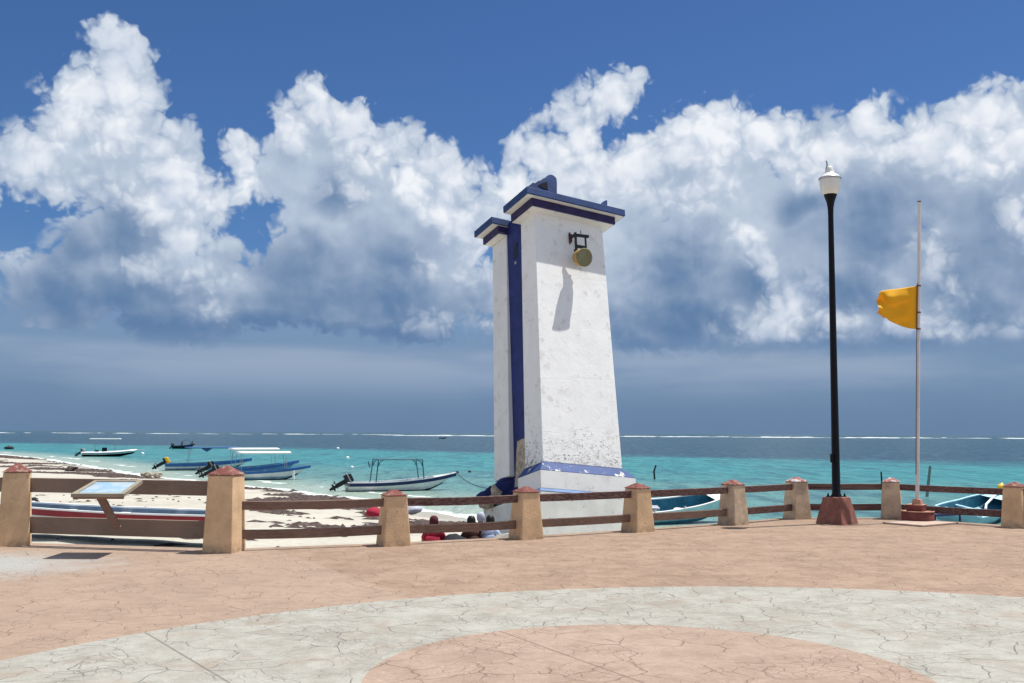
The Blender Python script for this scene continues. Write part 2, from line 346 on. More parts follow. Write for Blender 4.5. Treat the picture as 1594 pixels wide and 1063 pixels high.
def paving(name, ca, cb, crack, csc, crackamt, split=None, joints=(), stain=.3):
    m = bpy.data.materials.new(name); m.use_nodes = True; t = NT(m.node_tree); bs = t.n['Principled BSDF']
    tc = t.new('ShaderNodeTexCoord').outputs['Object']
    P = t.v('MULTIPLY', tc, (1, 1, 0))
    Pw = t.v('ADD', P, t.v('MULTIPLY', t.v('SUBTRACT', t.noisec(P, 1.6, 3, .55), (.5,.5,.5)), (.55,.55,0)))
    e = t.vor(Pw, csc, 'DISTANCE_TO_EDGE', '2D')
    e2 = t.vor(Pw, csc*2.7, 'DISTANCE_TO_EDGE', '2D')
    br = t.ss(t.noise(t.v('ADD', P, (9,4,0)), 2.3, 3, .6), .40, .62)
    br2 = t.ss(t.noise(t.v('ADD', P, (2,7,0)), 1.3, 3, .6), .46, .62)
    line = t.m('MULTIPLY', t.ss(e, 0, .030, 1, 0), t.m('MULTIPLY_ADD', br, .85, .15))
    line2 = t.m('MULTIPLY', t.ss(e2, 0, .05, 1, 0), t.m('MULTIPLY', br2, .6))
    ln = t.m('MAXIMUM', line, line2)
    blot = t.noise(t.v('ADD', P, (1,2,0)), .55, 5, .6); fine = t.noise(P, 9., 6, .7); mott = t.noise(P, 2.6, 5, .65)
    f = t.m('ADD', t.m('MULTIPLY', blot, .30), t.m('ADD', t.m('MULTIPLY', fine, .35), t.m('MULTIPLY', mott, .5)))
    c = t.mix(t.ss(f, .44, .70), ca, cb)
    x, y = t.xyz(P)[:2]
    if split: c = split(t, x, y, c, P)
    gr = t.noise(P, 60., 3, .7)
    c = t.mix(t.ss(gr, .35, .75, 0, .40), c, tuple(v*.62 for v in ca))
    speck = t.ss(t.noise(P, 26., 2, .5), .73, .76)
    c = t.mix(t.m('MULTIPLY', speck, .5), c, (.55,.52,.48))
    dsp = t.ss(t.noise(t.v('ADD', P, (3,3,0)), 13., 4, .6), .60, .72)
    c = t.mix(t.m('MULTIPLY', dsp, .42), c, crack)
    lsp = t.ss(t.noise(t.v('ADD', P, (13,3,0)), 11., 4, .6), .60, .74)
    c = t.mix(t.m('MULTIPLY', lsp, .35), c, tuple(min(1, v*1.45) for v in cb))
    brn = t.ss(t.noise(t.v('ADD', P, (33,5,0)), 1.9, 5, .65), .52, .70)
    c = t.mix(t.m('MULTIPLY', brn, stain), c, (.27,.20,.15))
    # saw-cut joints
    j = None
    for (p, q) in joints:
        n = Vector((q.y-p.y, -(q.x-p.x))).normalized()
        d = t.m('ABSOLUTE', t.m('ADD', t.m('ADD', t.m('MULTIPLY', x, n.x), t.m('MULTIPLY', y, n.y)), -(n.x*p.x+n.y*p.y)))
        k = t.ss(d, .004, .011, 1, 0); j = k if j is None else t.m('MAXIMUM', j, k)
    c = t.mix(t.m('MULTIPLY', ln, crackamt), c, tuple(v*.8 for v in crack))
    if j is None: j = 0.
    c = t.mix(t.m('MULTIPLY', j, .5), c, crack)
    t.l.new(c, bs.inputs['Base Color']); bs.inputs['Roughness'].default_value = .8
    bs.inputs['Specular IOR Level'].default_value = .25
    h = t.m('ADD', t.m('MULTIPLY', t.m('MAXIMUM', ln, j), -1.), t.m('ADD', t.m('MULTIPLY', mott, .9), t.m('MULTIPLY', fine, .6)))
    t.l.new(t.bump(h, .7, .014), bs.inputs['Normal'])
    return m
JOINTS = [(at(225, 985), at(350, 1060)), (at(830, 1003), at(960, 1050))]
LA, LB = at(435, 857), at(650, 935)
def split_pink(t, x, y, c, P):                    # the next pour of pavement is a shade darker
    n = Vector((LB.y-LA.y, -(LB.x-LA.x))).normalized()
    d = t.m('ADD', t.m('ADD', t.m('MULTIPLY', x, n.x), t.m('MULTIPLY', y, n.y)), -(n.x*LA.x+n.y*LA.y))
    if (n.x*(5-LA.x)+n.y*(12-LA.y)) < 0: d = t.m('MULTIPLY', d, -1)
    c = t.mix(t.ss(d, -.015, .015), t.mix(.35, c, (.37,.285,.225)), c)
    q = at(20, 875); dd = t.m('ADD', t.v('LENGTH', t.v('MULTIPLY', t.v('SUBTRACT', P, (q.x-.6, q.y-.3, 0)), (.55,.8,0))), t.m('MULTIPLY', t.m('SUBTRACT', t.noise(P, 2.2, 5, .65), .5), 1.2))
    return t.mix(t.ss(dd, .35, 1.35, .85, 0), c, (.35,.365,.355))
m_pave = paving('pink_stamped_concrete', (.232,.156,.109), (.345,.243,.174), (.13,.075,.06), 2.6, .34, split_pink)
m_ring = paving('pale_stamped_concrete', (.270,.253,.216), (.376,.365,.323), (.12,.105,.09), 3.0, .55, joints=JOINTS[:1], stain=.5)
m_disc = paving('pink_inlay_concrete', (.275,.195,.146), (.372,.275,.213), (.14,.09,.07), 3.0, .48, joints=JOINTS[1:])

# ------------------------------------------------------------------ building blocks
class MB:
    def __init__(s): s.v = []; s.f = []; s.sm = []
    def add(s, vs, fs, smooth=False):
        o = len(s.v); s.v += [Vector(v) for v in vs]
        s.f += [tuple(i+o for i in f) for f in fs]; s.sm += [smooth]*len(fs); return s
    def hexa(s, p):                              # 8 corners: bottom ring then top ring
        return s.add(p, [(3,2,1,0),(4,5,6,7),(0,1,5,4),(1,2,6,5),(2,3,7,6),(3,0,4,7)])
    def box(s, c, d, rot=0.):
        c = Vector(c); x, y, z = (q/2 for q in d); M_ = Matrix.Rotation(rot, 3, 'Z')
        return s.hexa([c+M_@Vector(q) for q in ((-x,-y,-z),(x,-y,-z),(x,y,-z),(-x,y,-z),(-x,-y,z),(x,-y,z),(x,y,z),(-x,y,z))])
    def frus(s, c, z0, z1, r0, r1, rot=0.):      # square frustum, half widths r0 and r1
        c = Vector(c); M_ = Matrix.Rotation(rot, 3, 'Z'); P = []
        for z, r in ((z0, r0), (z1, r1)):
            for q in ((-1,-1),(1,-1),(1,1),(-1,1)): P.append(c+M_@Vector((q[0]*r, q[1]*r, z)))
        return s.hexa(P)
    def beam(s, a, b, w, h, up=Vector((0,0,1))):
        a, b = Vector(a), Vector(b); d = (b-a).normalized(); sx = d.cross(up).normalized(); u = sx.cross(d)
        P = []
        for e in (a, b):
            for q in ((-1,-1),(1,-1),(1,1),(-1,1)): P.append(e+sx*q[0]*w/2+u*q[1]*h/2)
        return s.hexa(P)
    def tube(s, pts, rad, n=10, cap=True):
        pts = [Vector(p) for p in pts]; rad = rad if isinstance(rad, (list, tuple)) else [rad]*len(pts)
        V = []; last = None
        for i, p in enumerate(pts):
            d = (pts[min(i+1, len(pts)-1)]-pts[max(i-1, 0)]).normalized()
            if last is None: a = d.orthogonal().normalized()
            else: a = (last-d*last.dot(d)).normalized()
            last = a; b = d.cross(a)
            V += [p+(a*math.cos(2*math.pi*k/n)+b*math.sin(2*math.pi*k/n))*rad[i] for k in range(n)]
        Fs = [(i*n+k, i*n+(k+1) % n, (i+1)*n+(k+1) % n, (i+1)*n+k) for i in range(len(pts)-1) for k in range(n)]
        s.add(V, Fs, True)
        if cap: s.add([V[k] for k in range(n)], [tuple(range(n))[::-1]]); s.add(V[-n:], [tuple(range(n))])
        return s
    def lathe(s, c, prof, n=20, axis=Vector((0,0,1)), smooth=True):
        c = Vector(c); axis = axis.normalized(); a = axis.orthogonal().normalized(); b = axis.cross(a)
        V = []
        for r, z in prof: V += [c+axis*z+(a*math.cos(2*math.pi*k/n)+b*math.sin(2*math.pi*k/n))*max(r, 1e-4) for k in range(n)]
        Fs = [(i*n+k, i*n+(k+1) % n, (i+1)*n+(k+1) % n, (i+1)*n+k) for i in range(len(prof)-1) for k in range(n)]
        return s.add(V, Fs, smooth)
    def prism(s, pts, off):                      # outline pts extruded by the vector off
        n = len(pts); pts = [Vector(p) for p in pts]; off = Vector(off)
        s.add(pts+[p+off for p in pts], [tuple(range(n)), tuple(range(2*n-1, n-1, -1))]+[(i, i+n, (i+1) % n+n, (i+1) % n) for i in range(n)])
        return s
    def build(s, name, mat, parent=None, bevel=0., jit=0., loc=None):
        base = Vector(parent['_w']) if parent is not None else Vector(loc or (0,0,0))
        me = bpy.data.meshes.new(name)
        me.from_pydata([tuple(v-base) for v in s.v], [], s.f); me.polygons.foreach_set('use_smooth', s.sm)
        bm = bmesh.new(); bm.from_mesh(me)
        if bevel or jit: bmesh.ops.remove_doubles(bm, verts=bm.verts, dist=1e-4)
        if jit:
            bmesh.ops.subdivide_edges(bm, edges=[e for e in bm.edges if e.calc_length() > jit*4], cuts=2, use_grid_fill=True)
            for v in bm.verts: v.co += noise.noise_vector((v.co+base)*3.1)*jit
        bmesh.ops.recalc_face_normals(bm, faces=bm.faces)
        bm.to_mesh(me); bm.free(); me.materials.append(mat)
        o = bpy.data.objects.new(name, me); COL.objects.link(o)
        if parent is not None: o.parent = parent
        else: o.location = base
        o['_w'] = tuple(base)
        if bevel:
            bv = o.modifiers.new('b', 'BEVEL'); bv.width = bevel; bv.segments = 2; bv.limit_method = 'ANGLE'; bv.angle_limit = R(35)
        return o
def tag(o, label=None, cat=None, group=None, kind=None):
    for k, v in (('label', label), ('category', cat), ('group', group), ('kind', kind)):
        if v: o[k] = v
    return o
def thing(name, loc, label, cat, group=None):
    o = bpy.data.objects.new(name, None); COL.objects.link(o); o.location = loc; o['_w'] = tuple(loc)
    o.empty_display_size = .2
    return tag(o, label, cat, group)

# ------------------------------------------------------------------ plaza outline (fence posts stand along it)
PB = [(-330,840),(12,850.5),(343,860.5),(610,850.5),(819,840),(995,828.5),(1145,817.5),(1245,808.5),(1394,808.5),(1590,822)]
POSTS = [at(x, y)+Vector((0, .18, 0)) for x, y in PB]
for p in POSTS: p.z = 0
P8 = POSTS[9]; P9 = P8+Vector((1.7, -1.9, 0)); P10 = P9+Vector((.9, -2.3, 0))
inner = POSTS[:]+[P9, P10]
edge = []
for i, p in enumerate(inner):
    a = inner[max(i-1, 0)]; b = inner[min(i+1, len(inner)-1)]; d = (b-a).normalized(); n = Vector((-d.y, d.x, 0))
    edge.append(p+n*.30)
edge = [Vector((-45, edge[0].y+2, 0))]+edge+[edge[-1]+Vector((3,-14,0)), Vector((30,-20,0)), Vector((-45,-20,0))]
mb = MB(); mb.prism([Vector((p.x, p.y, 0)) for p in edge], (0,0,-1.6))
tag(mb.build('plaza', m_pave), kind='structure')
def circle(c, r, n=160): return [Vector((c[0]+r*math.cos(a), c[1]+r*math.sin(a), 0)) for a in (2*math.pi*k/n for k in range(n))]
C1, R1, C2, R2 = (2.37, 4.19), 6.81, (.93, 6.87), 1.915
o_ = circle(C1, R1); i_ = circle(C2, R2-.01)
mb = MB(); n = 160
# annulus between the two circles, 4 mm above the plaza
mb.add([p+Vector((0,0,.004)) for p in o_]+[p+Vector((0,0,.004)) for p in i_], [(k, (k+1) % n, (k+1) % n+n, k+n) for k in range(n)])
tag(mb.build('paving_ring', m_ring), kind='structure')
mb = MB(); mb.add([p+Vector((0,0,.008)) for p in circle(C2, R2)], [tuple(range(n))])
tag(mb.build('paving_circle', m_disc), kind='structure')

# ------------------------------------------------------------------ beach and sea
SEA = -1.8
SH = [(-400,560),(-200,300),(-110,188),(-75,146),(-57,122),(-40.5,96),(-27.9,76),(-22.8,71),(-17.2,63),(-14.6,61),(-10.8,55),(-8,52),(-4.8,45.5),(-2.65,42.5),(-1.2,39),(1,36),(3.5,30),(7,25),(12,22.5),(30,19),(80,12),(200,0)]
SHA = np.array(SH, float)
def shore(P):                                    # signed distance inland, metres
    P = np.asarray(P, float); best = np.full(len(P), 1e9)
    for a, b in zip(SHA[:-1], SHA[1:]):
        d = b-a; t = np.clip(((P-a)@d)/(d@d), 0, 1)
        best = np.minimum(best, np.hypot(*(P-(a+t[:, None]*d)).T))
    return best*np.where(P[:, 1] < np.interp(P[:, 0], SHA[:, 0], SHA[:, 1]), 1, -1)
EA = np.array([(p.x, p.y) for p in edge[:-2]])
def edist(P):
    best = np.full(len(P), 1e9)
    for a, b in zip(EA[:-1], EA[1:]):
        d = b-a; t = np.clip(((P-a)@d)/(d@d), 0, 1)
        best = np.minimum(best, np.hypot(*(P-(a+t[:, None]*d)).T))
    return best
def sandz(P):
    s = shore(P); z = np.where(s > 0, np.where(s < 9, .05*s, .45+.022*(s-9)), .07*s)
    z = SEA+.0+np.clip(z, -3, 1.3)
    return z
def grid(xs, ys, zf, name, mat):
    X, Y = np.meshgrid(xs, ys); P = np.c_[X.ravel(), Y.ravel()]; Z = zf(P)
    nx, ny = len(xs), len(ys)
    I = np.arange(nx*ny).reshape(ny, nx)
    Fq = np.stack([I[:-1,:-1], I[:-1,1:], I[1:,1:], I[1:,:-1]], -1).reshape(-1, 4)
    me = bpy.data.meshes.new(name); me.vertices.add(len(P)); me.vertices.foreach_set('co', np.c_[P, Z].ravel())
    me.loops.add(Fq.size); me.loops.foreach_set('vertex_index', Fq.ravel().astype(np.int32))
    me.polygons.add(len(Fq)); me.polygons.foreach_set('loop_start', np.arange(0, Fq.size, 4, dtype=np.int32))
    me.polygons.foreach_set('use_smooth', np.ones(len(Fq), bool)); me.update(calc_edges=True)
    at_ = me.attributes.new('inland', 'FLOAT', 'POINT'); at_.data.foreach_set('value', shore(P).astype(np.float32))
    me.materials.append(mat); o = bpy.data.objects.new(name, me); COL.objects.link(o); return tag(o, kind='structure')
def sand_mat():
    m = bpy.data.materials.new('sand'); m.use_nodes = True; t = NT(m.node_tree); bs = t.n['Principled BSDF']
    tc = t.new('ShaderNodeTexCoord').outputs['Object']; d = t.new('ShaderNodeAttribute', attribute_name='inland').outputs['Fac']
    n = t.noise(tc, .5, 5, .6); f = t.noise(tc, 5, 6, .7)
    c = t.mix(t.ss(t.m('ADD', t.m('MULTIPLY', n, .6), t.m('MULTIPLY', f, .4)), .35, .65), (.36,.335,.275), (.46,.435,.37))
    spk = t.ss(t.noise(tc, 7., 4, .6), .66, .72)
    c = t.mix(t.m('MULTIPLY', spk, .55), c, (.16,.13,.10))
    wet = t.ss(t.m('ADD', d, t.m('MULTIPLY', t.m('SUBTRACT', n, .5), 3)), .6, 2.6, 1, 0)
    c = t.mix(t.m('MULTIPLY', wet, .7), c, (.30,.275,.22))
    t.l.new(c, bs.inputs['Base Color']); t.l.new(t.m('MULTIPLY_ADD', wet, -.5, .92), bs.inputs['Roughness'])
    foot = t.vor(t.v('ADD', tc, t.v('MULTIPLY', t.noisec(tc, 2, 2), (.5,.5,0))), 2.6, 'SMOOTH_F1', '2D', .6)
    h = t.m('ADD', t.m('MULTIPLY', foot, .9), t.m('MULTIPLY', f, .5))
    t.l.new(t.bump(h, .6, .07), bs.inputs['Normal']); return m
def sandzn(P):
    z = sandz(P); q = np.array([noise.noise((x*.9, y*.9, 0)) for x, y in P]) if len(P) < 60000 else 0
    return z+q*.05*np.clip(shore(P)/3, 0, 1)
xs = np.unique(np.r_[np.linspace(-260, -40, 60), np.arange(-40, 16, .45), np.linspace(16, 120, 30)])
ys = np.unique(np.r_[np.arange(10, 60, .45), np.linspace(60, 170, 70), np.linspace(170, 380, 30)])
grid(xs, ys, sandzn, 'beach', sand_mat())

def sea_mat():
    m = bpy.data.materials.new('sea_water'); m.use_nodes = True; t = NT(m.node_tree); bs = t.n['Principled BSDF']
    tc = t.new('ShaderNodeTexCoord').outputs['Object']; d = t.new('ShaderNodeAttribute', attribute_name='inland').outputs['Fac']
    x, y, z = t.xyz(tc)[:3]
    # the sea floor changes along lines that run with the shore
    D = t.m('ADD', y, t.m('MULTIPLY', x, .8))
    r = t.comb(t.m('ADD', t.m('MULTIPLY', x, .78), t.m('MULTIPLY', y, -.62)), t.m('MULTIPLY', D, 2.6), 0)
    w = t.noise(r, .011, 5, .6); w2 = t.noise(r, .045, 6, .65); wf = t.noise(t.v('MULTIPLY', tc, (1, 2.2, 1)), .35, 4, .6)
    Dn = t.m('ADD', D, t.m('ADD', t.m('MULTIPLY', t.m('SUBTRACT', w, .5), 60), t.m('MULTIPLY', t.m('SUBTRACT', w2, .5), 40)))
    c = t.mix(t.ss(Dn, 60, 110), (.10,.225,.20), (.028,.215,.215))
    c = t.mix(t.ss(w2, .53, .64, 0, .35), c, (.03,.13,.145))
    c = t.mix(t.ss(Dn, 150, 190), c, (.009,.030,.055))
    c = t.mix(t.ss(D, 500, 1500), c, (.009,.033,.050))
    rip = t.noise(t.v('MULTIPLY', tc, (1,.28,1)), .9, 5, .7, .4); rip2 = t.noise(t.v('MULTIPLY', tc, (1,.22,1)), .22, 5, .7, .3)
    c = t.mix(t.ss(wf, .4, .7, 0, .25), c, (.02,.09,.13))
    c = t.mix(t.ss(rip, .50, .64, 0, .62), c, (.012,.07,.10)); c = t.mix(t.ss(rip2, .50, .64, 0, .45), c, (.014,.06,.095))
    c = t.mix(t.ss(rip, .50, .36, 0, .30), c, (.12,.33,.33))
    sh = t.ss(t.m('ADD', d, t.m('MULTIPLY', w2, 5)), -9, 1.5)
    c = t.mix(t.m('MULTIPLY', sh, .85), c, (.34,.40,.33))
    fo = t.m('ADD', d, t.m('MULTIPLY', t.m('SUBTRACT', t.noise(t.v('MULTIPLY', tc, (1,1,0)), .5, 5, .65), .5), 3.2))
    f1 = t.m('MULTIPLY', t.ss(fo, -1.1, -.7), t.ss(fo, -.2, .1, 1, 0))
    f2 = t.m('MULTIPLY', t.m('MULTIPLY', t.ss(fo, -4.4, -4.1), t.ss(fo, -3.9, -3.5, 1, 0)), t.ss(t.noise(tc, .22, 3), .5, .56))
    f3 = t.m('MULTIPLY', t.ss(t.noise(t.v('MULTIPLY', t.v('ADD', tc, (20,9,0)), (1,.35,1)), .8, 5, .75), .76, .78), .35)
    ff = t.m('MAXIMUM', t.m('MAXIMUM', f1, f2), f3)
    c = t.mix(ff, c, (.66,.68,.66))
    t.l.new(c, bs.inputs['Base Color'])
    t.l.new(t.m('MULTIPLY_ADD', ff, .4, .22), bs.inputs['Roughness'])
    bs.inputs['IOR'].default_value = 1.33; bs.inputs['Specular IOR Level'].default_value = .10
    W1 = t.noise(t.v('MULTIPLY', tc, (.7,1.5,1)), .30, 5, .62, .6); W2 = t.noise(t.v('MULTIPLY', tc, (1,1.6,1)), 1.5, 4, .6, .5)
    h = t.m('ADD', t.m('ADD', t.m('MULTIPLY', W1, .8), t.m('MULTIPLY', rip2, 1.5)), t.m('ADD', t.m('MULTIPLY', W2, .22), t.m('MULTIPLY', rip, .7)))
    t.l.new(t.bump(h, .9, .55), bs.inputs['Normal']); return m
xs = np.unique(np.r_[-20000, -8000, -3000, -1200, np.linspace(-600, -120, 40), np.arange(-120, 60, 1.0), np.linspace(60, 400, 30), 1200, 3000, 8000, 20000])
ys = np.unique(np.r_[np.arange(10, 120, 1.0), np.linspace(120, 600, 60), 1000, 2000, 5000, 12000, 30000])
grid(xs, ys, lambda P: np.full(len(P), SEA), 'sea', sea_mat())

# seaweed thrown up in a band along the waterline: countless scraps, one object
def seaweed():
    V = []; Fc = []
    L = SHA[2:16]; seg = np.hypot(*(L[1:]-L[:-1]).T); tot = seg.cumsum()
    rs = np.random.RandomState(3); cnt = 0
    while cnt < 8000:
        q = rs.rand()**.62*tot[-1]; i = int(np.searchsorted(tot, q)); a, b = L[i], L[min(i+1, len(L)-1)]
        tt = 1-(tot[i]-q)/seg[i]; p = a+(b-a)*tt; nrm = np.array([(b-a)[1], -(b-a)[0]]); nrm = nrm/np.linalg.norm(nrm)
        if nrm[1] > 0: nrm = -nrm
        width = 7.5
        off = .6+rs.rand()*width+rs.randn()*.5
        c = p+nrm*off
        k = noise.noise((c[0]*.16, c[1]*.11, 0))+.55*noise.noise((c[0]*.5, c[1]*.33, 5))+.12-abs(off-3.2)*.055
        if rs.rand()*.30 > k: continue
        cnt += 1
        r = .10+rs.rand()*.26; n = 6; base = len(V); z = 0
        ang = rs.rand()*6.28
        ring = []
        for j in range(n):
            aa = ang+j*6.28/n; rr = r*(.4+rs.rand()*.9)
            ring.append((c[0]+math.cos(aa)*rr*1.5, c[1]+math.sin(aa)*rr*.8))
        V.append((c[0], c[1], .03+rs.rand()*.06)); V += [(u, v, -.02) for u, v in ring]
        Fc += [(base, base+1+j, base+1+(j+1) % n) for j in range(n)]
    # loose strands scattered over the dry sand
    for k in range(500):
        c = np.array([rs.uniform(-26, 1), rs.uniform(21, 62)])
        if shore(c[None])[0] < 6: continue
        base = len(V); r = .04+rs.rand()**3*.22; n = 5; ang = rs.rand()*6
        V.append((c[0], c[1], .02+rs.rand()*.03)); V += [(c[0]+math.cos(ang+j*1.256)*r*(.5+rs.rand())*1.6, c[1]+math.sin(ang+j*1.256)*r*(.5+rs.rand()), -.02) for j in range(n)]
        Fc += [(base, base+1+j, base+1+(j+1) % n) for j in range(n)]
    A = np.array(V); z = np.maximum(sandz(A[:, :2]), SEA+.005); A[:, 2] += z+.01
    mb = MB(); mb.v = [Vector(v) for v in A]; mb.f = Fc; mb.sm = [False]*len(Fc)
    o = mb.build('seaweed', m_weed); tag(o, 'dark brown seaweed washed up in a band along the waterline', 'seaweed', kind='stuff')
seaweed()
# waves breaking on the reef near the horizon
def reef():
    mb = MB(); rs = random.Random(5)
    for k in range(420):
        px = rs.uniform(-60, 1660); yy = 681.0+(px-1200)*.0042
        dens = .35+.65*max(0, min(1, (px-450)/500)); 
        if rs.random() > dens*(.42+.9*noise.noise((px*.012, 0, 0))+.25): continue
        Yd = 1150+rs.uniform(-90, 190)+(0 if px > 600 else 350)
        p = atY(px, 676, Yd); L = rs.uniform(3, 20); h = rs.uniform(.03, .55)*(1 if px > 600 else .9)
        n = 7; pts = []
        for j in range(n):
            u = j/(n-1)*2-1; e = (1-u*u)**.5 if abs(u) < 1 else 0
            pts.append((p.x+u*L, Yd+rs.uniform(-2, 2), SEA+.05, h*(e*.8+.1)*rs.uniform(.6, 1.2)))
        V = []; 
        for (x, y, z, hh) in pts: V += [(x, y-2.5, z-.1), (x, y, z+hh), (x, y+2.5, z-.1)]
        mb.add(V, [(3*j+q, 3*j+3+q, 3*j+4+q, 3*j+1+q) for j in range(n-1) for q in (0, 1)], True)
    tag(mb.build('breaking_waves', m_foam), 'white line of surf breaking on the reef near the horizon', 'surf', kind='stuff')
reef()

# ------------------------------------------------------------------ fence
def post(parent, p, h, w0, w1, rot, mat, capm):
    o = MB().frus((p.x, p.y, 0), -.3, h*.875, w0/2+.01, w1/2, rot).build('post', mat, parent, .018)
    MB().frus((p.x, p.y, 0), h*.875+.001, h*.885, w1/2+.012, w1/2+.010, rot).frus((p.x, p.y, 0), h*.885, h*.885+h*.095, w1/2+.008, .025, rot).build('cap', capm, o, .012)
def fdir(i):
    a = POSTS[max(i-1, 0)]; b = POSTS[min(i+1, 9)]; d = b-a; return math.atan2(d.y, d.x)
lf = thing('fence', POSTS[1], 'tall section of fence at left with two broad grey-brown boards between ochre plastered posts', 'fence')
a, b = POSTS[1], POSTS[2]; rotL = math.atan2(b.y-a.y, b.x-a.x)
post(lf, a, 1.2, .44, .35, R(22), m_post, m_cap); post(lf, b, 1.2, .44, .37, rotL, m_post, m_cap)
c0 = POSTS[0]
for (z, hh) in ((.865, .205), (.295, .24)):
    bo = MB().beam((a.x+.1, a.y, z+.0), (b.x-.1, b.y, z-.005), .055, hh).build('board', m_board, lf, .006)
for (z, hh) in ((.865, .205), (.295, .24)):
    MB().beam((c0.x, c0.y, z), (a.x-.1, a.y, z), .055, hh).build('board', m_board, lf, .006)
sf = thing('fence', POSTS[5], 'low curved fence of squat plaster posts with two dark red rails along the plaza edge', 'fence')
RZ = [(.628, .12), (.228, .128)]
rotS = {}
for i in range(3, 10):
    q = fdir(i) if i < 9 else math.atan2(P9.y-POSTS[8].y, P9.x-POSTS[8].x)
    post(sf, POSTS[i], .83, .44 if i < 7 else .42, .31, q, m_post if i in (3,4,5,9) else m_postg, m_cap if i in (3,4,5,6,9) else m_capw)
post(sf, P9, .83, .42, .31, -.9, m_postg, m_cap)
seq = POSTS[2:]+[P9, P10]
for i in range(len(seq)-1):
    a, b = seq[i], seq[i+1]; d = (b-a).normalized()
    for z, hh in RZ:
        sag = -.018 if i in (0, 1) else -.006
        pts = [a.lerp(b, t) for t in (0, .25, .5, .75, 1)]
        mb = MB()
        V = []
        for k, p in enumerate(pts):
            zz = z+sag*math.sin(math.pi*k/4); s_ = Vector((-d.y, d.x, 0))*.03
            V += [p-s_+Vector((0,0,zz-hh/2)), p+s_+Vector((0,0,zz-hh/2)), p+s_+Vector((0,0,zz+hh/2)), p-s_+Vector((0,0,zz+hh/2))]
        Fs = [(4*k+q, 4*k+(q+1) % 4, 4*k+4+(q+1) % 4, 4*k+4+q) for k in range(4) for q in range(4)]+[(3,2,1,0),(16,17,18,19)]
        mb.add(V, Fs).build('rail', m_wood if i == 0 or (i < 4 and z < .5) else m_wooddk, sf, .008)

# ------------------------------------------------------------------ information board leaning out of the tall fence
ib = thing('information_board', at(180, 856), 'slanted information board with pale blue panel fixed to the tall fence boards', 'information board')
fl_, fr_ = atY(110, 768.5, 13.2), atY(193, 768.5, 13.2); bl_, br_ = atY(147, 747.5, 13.92), atY(222, 747.5, 13.92)
nrm = (fr_-fl_).cross(bl_-fl_).normalized()
def quad(u, v): return fl_.lerp(fr_, u).lerp(bl_.lerp(br_, u), v)
t_ = nrm*.045
MB().prism([quad(0,0),quad(1,0),quad(1,.07),quad(0,.07)], -t_).prism([quad(0,.93),quad(1,.93),quad(1,1),quad(0,1)], -t_).prism([quad(0,.0701),quad(.09,.0701),quad(.09,.9299),quad(0,.9299)], -t_).prism([quad(.91,.0701),quad(1,.0701),quad(1,.9299),quad(.91,.9299)], -t_).build('frame', m_frame, ib, .003)
MB().prism([quad(.085,.065)-nrm*.012,quad(.915,.065)-nrm*.012,quad(.915,.935)-nrm*.012,quad(.085,.935)-nrm*.012], -nrm*.012).build('panel', m_panel, ib)
MB().prism([quad(.02,.02)-nrm*.046,quad(.98,.02)-nrm*.046,quad(.98,.05)-nrm*.046,quad(.02,.05)-nrm*.046], -nrm*.03).build('front_batten', m_woodor, ib, .003)
mid = quad(.42,.25)-nrm*.05
MB().beam(mid, atY(183, 822, 13.6), .10, .05, Vector((0,1,0))).build('arm', m_wood, ib, .004)
MB().beam(quad(.25,.55)-nrm*.06, quad(.8,.55)-nrm*.06, .05, .03).build('back_batten', m_wood, ib, .003)

# ------------------------------------------------------------------ leaning tower
T0 = Vector((.658, 21., 1.057)); TU = Vector((.8735,.4786,-.0886)); TV = Vector((-.4856,.8442,-.2272)); TW = Vector((-.0339,.2415,.9698))
def T(a, b, c): return T0+TU*a+TV*b+TW*c
def thexa(mb, a0, a1, b0, b1, c0, A0, A1, B0, B1, c1):
    return mb.hexa([T(a0,b0,c0),T(a1,b0,c0),T(a1,b1,c0),T(a0,b1,c0),T(A0,B0,c1),T(A1,B0,c1),T(A1,B1,c1),T(A0,B1,c1)])
def tbox(mb, a0, a1, b0, b1, c0, c1): return thexa(mb, a0, a1, b0, b1, c0, a0, a1, b0, b1, c1)
tw = thing('leaning_tower', (1.2, 22.0, -1.2), 'tall white leaning concrete lighthouse tower with dark blue slot and blue cornices', 'tower')
W_, H_ = 2.032, 5.93; ta, tb, tr = .159, .184, -.008
sh = thexa(MB(), 0, W_, 0, .752, 0, ta, W_-tr, tb, .83, H_).build('shaft', m_tower, tw, .015)
thexa(MB(), 0, W_-.02, 1.453, 2.156, -.02, ta, W_-.03, 1.542, 2.257, H_-.03).build('side_pillar', m_tower2, tw, .015)
sw = thexa(MB(), .13, W_-.15, .70, 1.50, -.35, ta+.03, W_-.15, .80, 1.60, H_+.28).build('slot_wall', m_towblue, tw)
# peeled foot of the slot, a black plate for the shade in the window hole and a pale fixing
thexa(MB(), .05, .129, .77, 1.32, -.3, .09, .141, .78, 1.20, .70).build('bare_patch', m_rubble, sw, jit=.022)
tbox(MB(), ta+.015, ta+.035, 1.05, 1.25, H_-.78, H_-.42).build('opening_shade', m_black, sw)
tbox(MB(), ta+.0, ta+.03, 1.12, 1.18, H_-.93, H_-.87).build('fixing', m_grey, sw)
co_ = tbox(MB(), -.272, 2.444, -.237, .90, 6.127, 6.293).build('cornice', m_corn, tw, .01)
tbox(MB(), -.235, 2.407, -.20, .89, 6.112, 6.126).build('soffit', m_tower2, co_)
lc = tbox(MB(), -.081, 2.233, -.101, .88, 5.923, 6.111).build('lower_cornice', m_purple, tw, .01)
tbox(MB(), -.045, 2.20, -.065, .87, 5.905, 5.922).build('soffit', m_tower2, lc)
c2 = tbox(MB(), -.272, 2.40, 1.473, 2.398, 6.127, 6.293).build('side_cornice', m_corn, tw, .01)
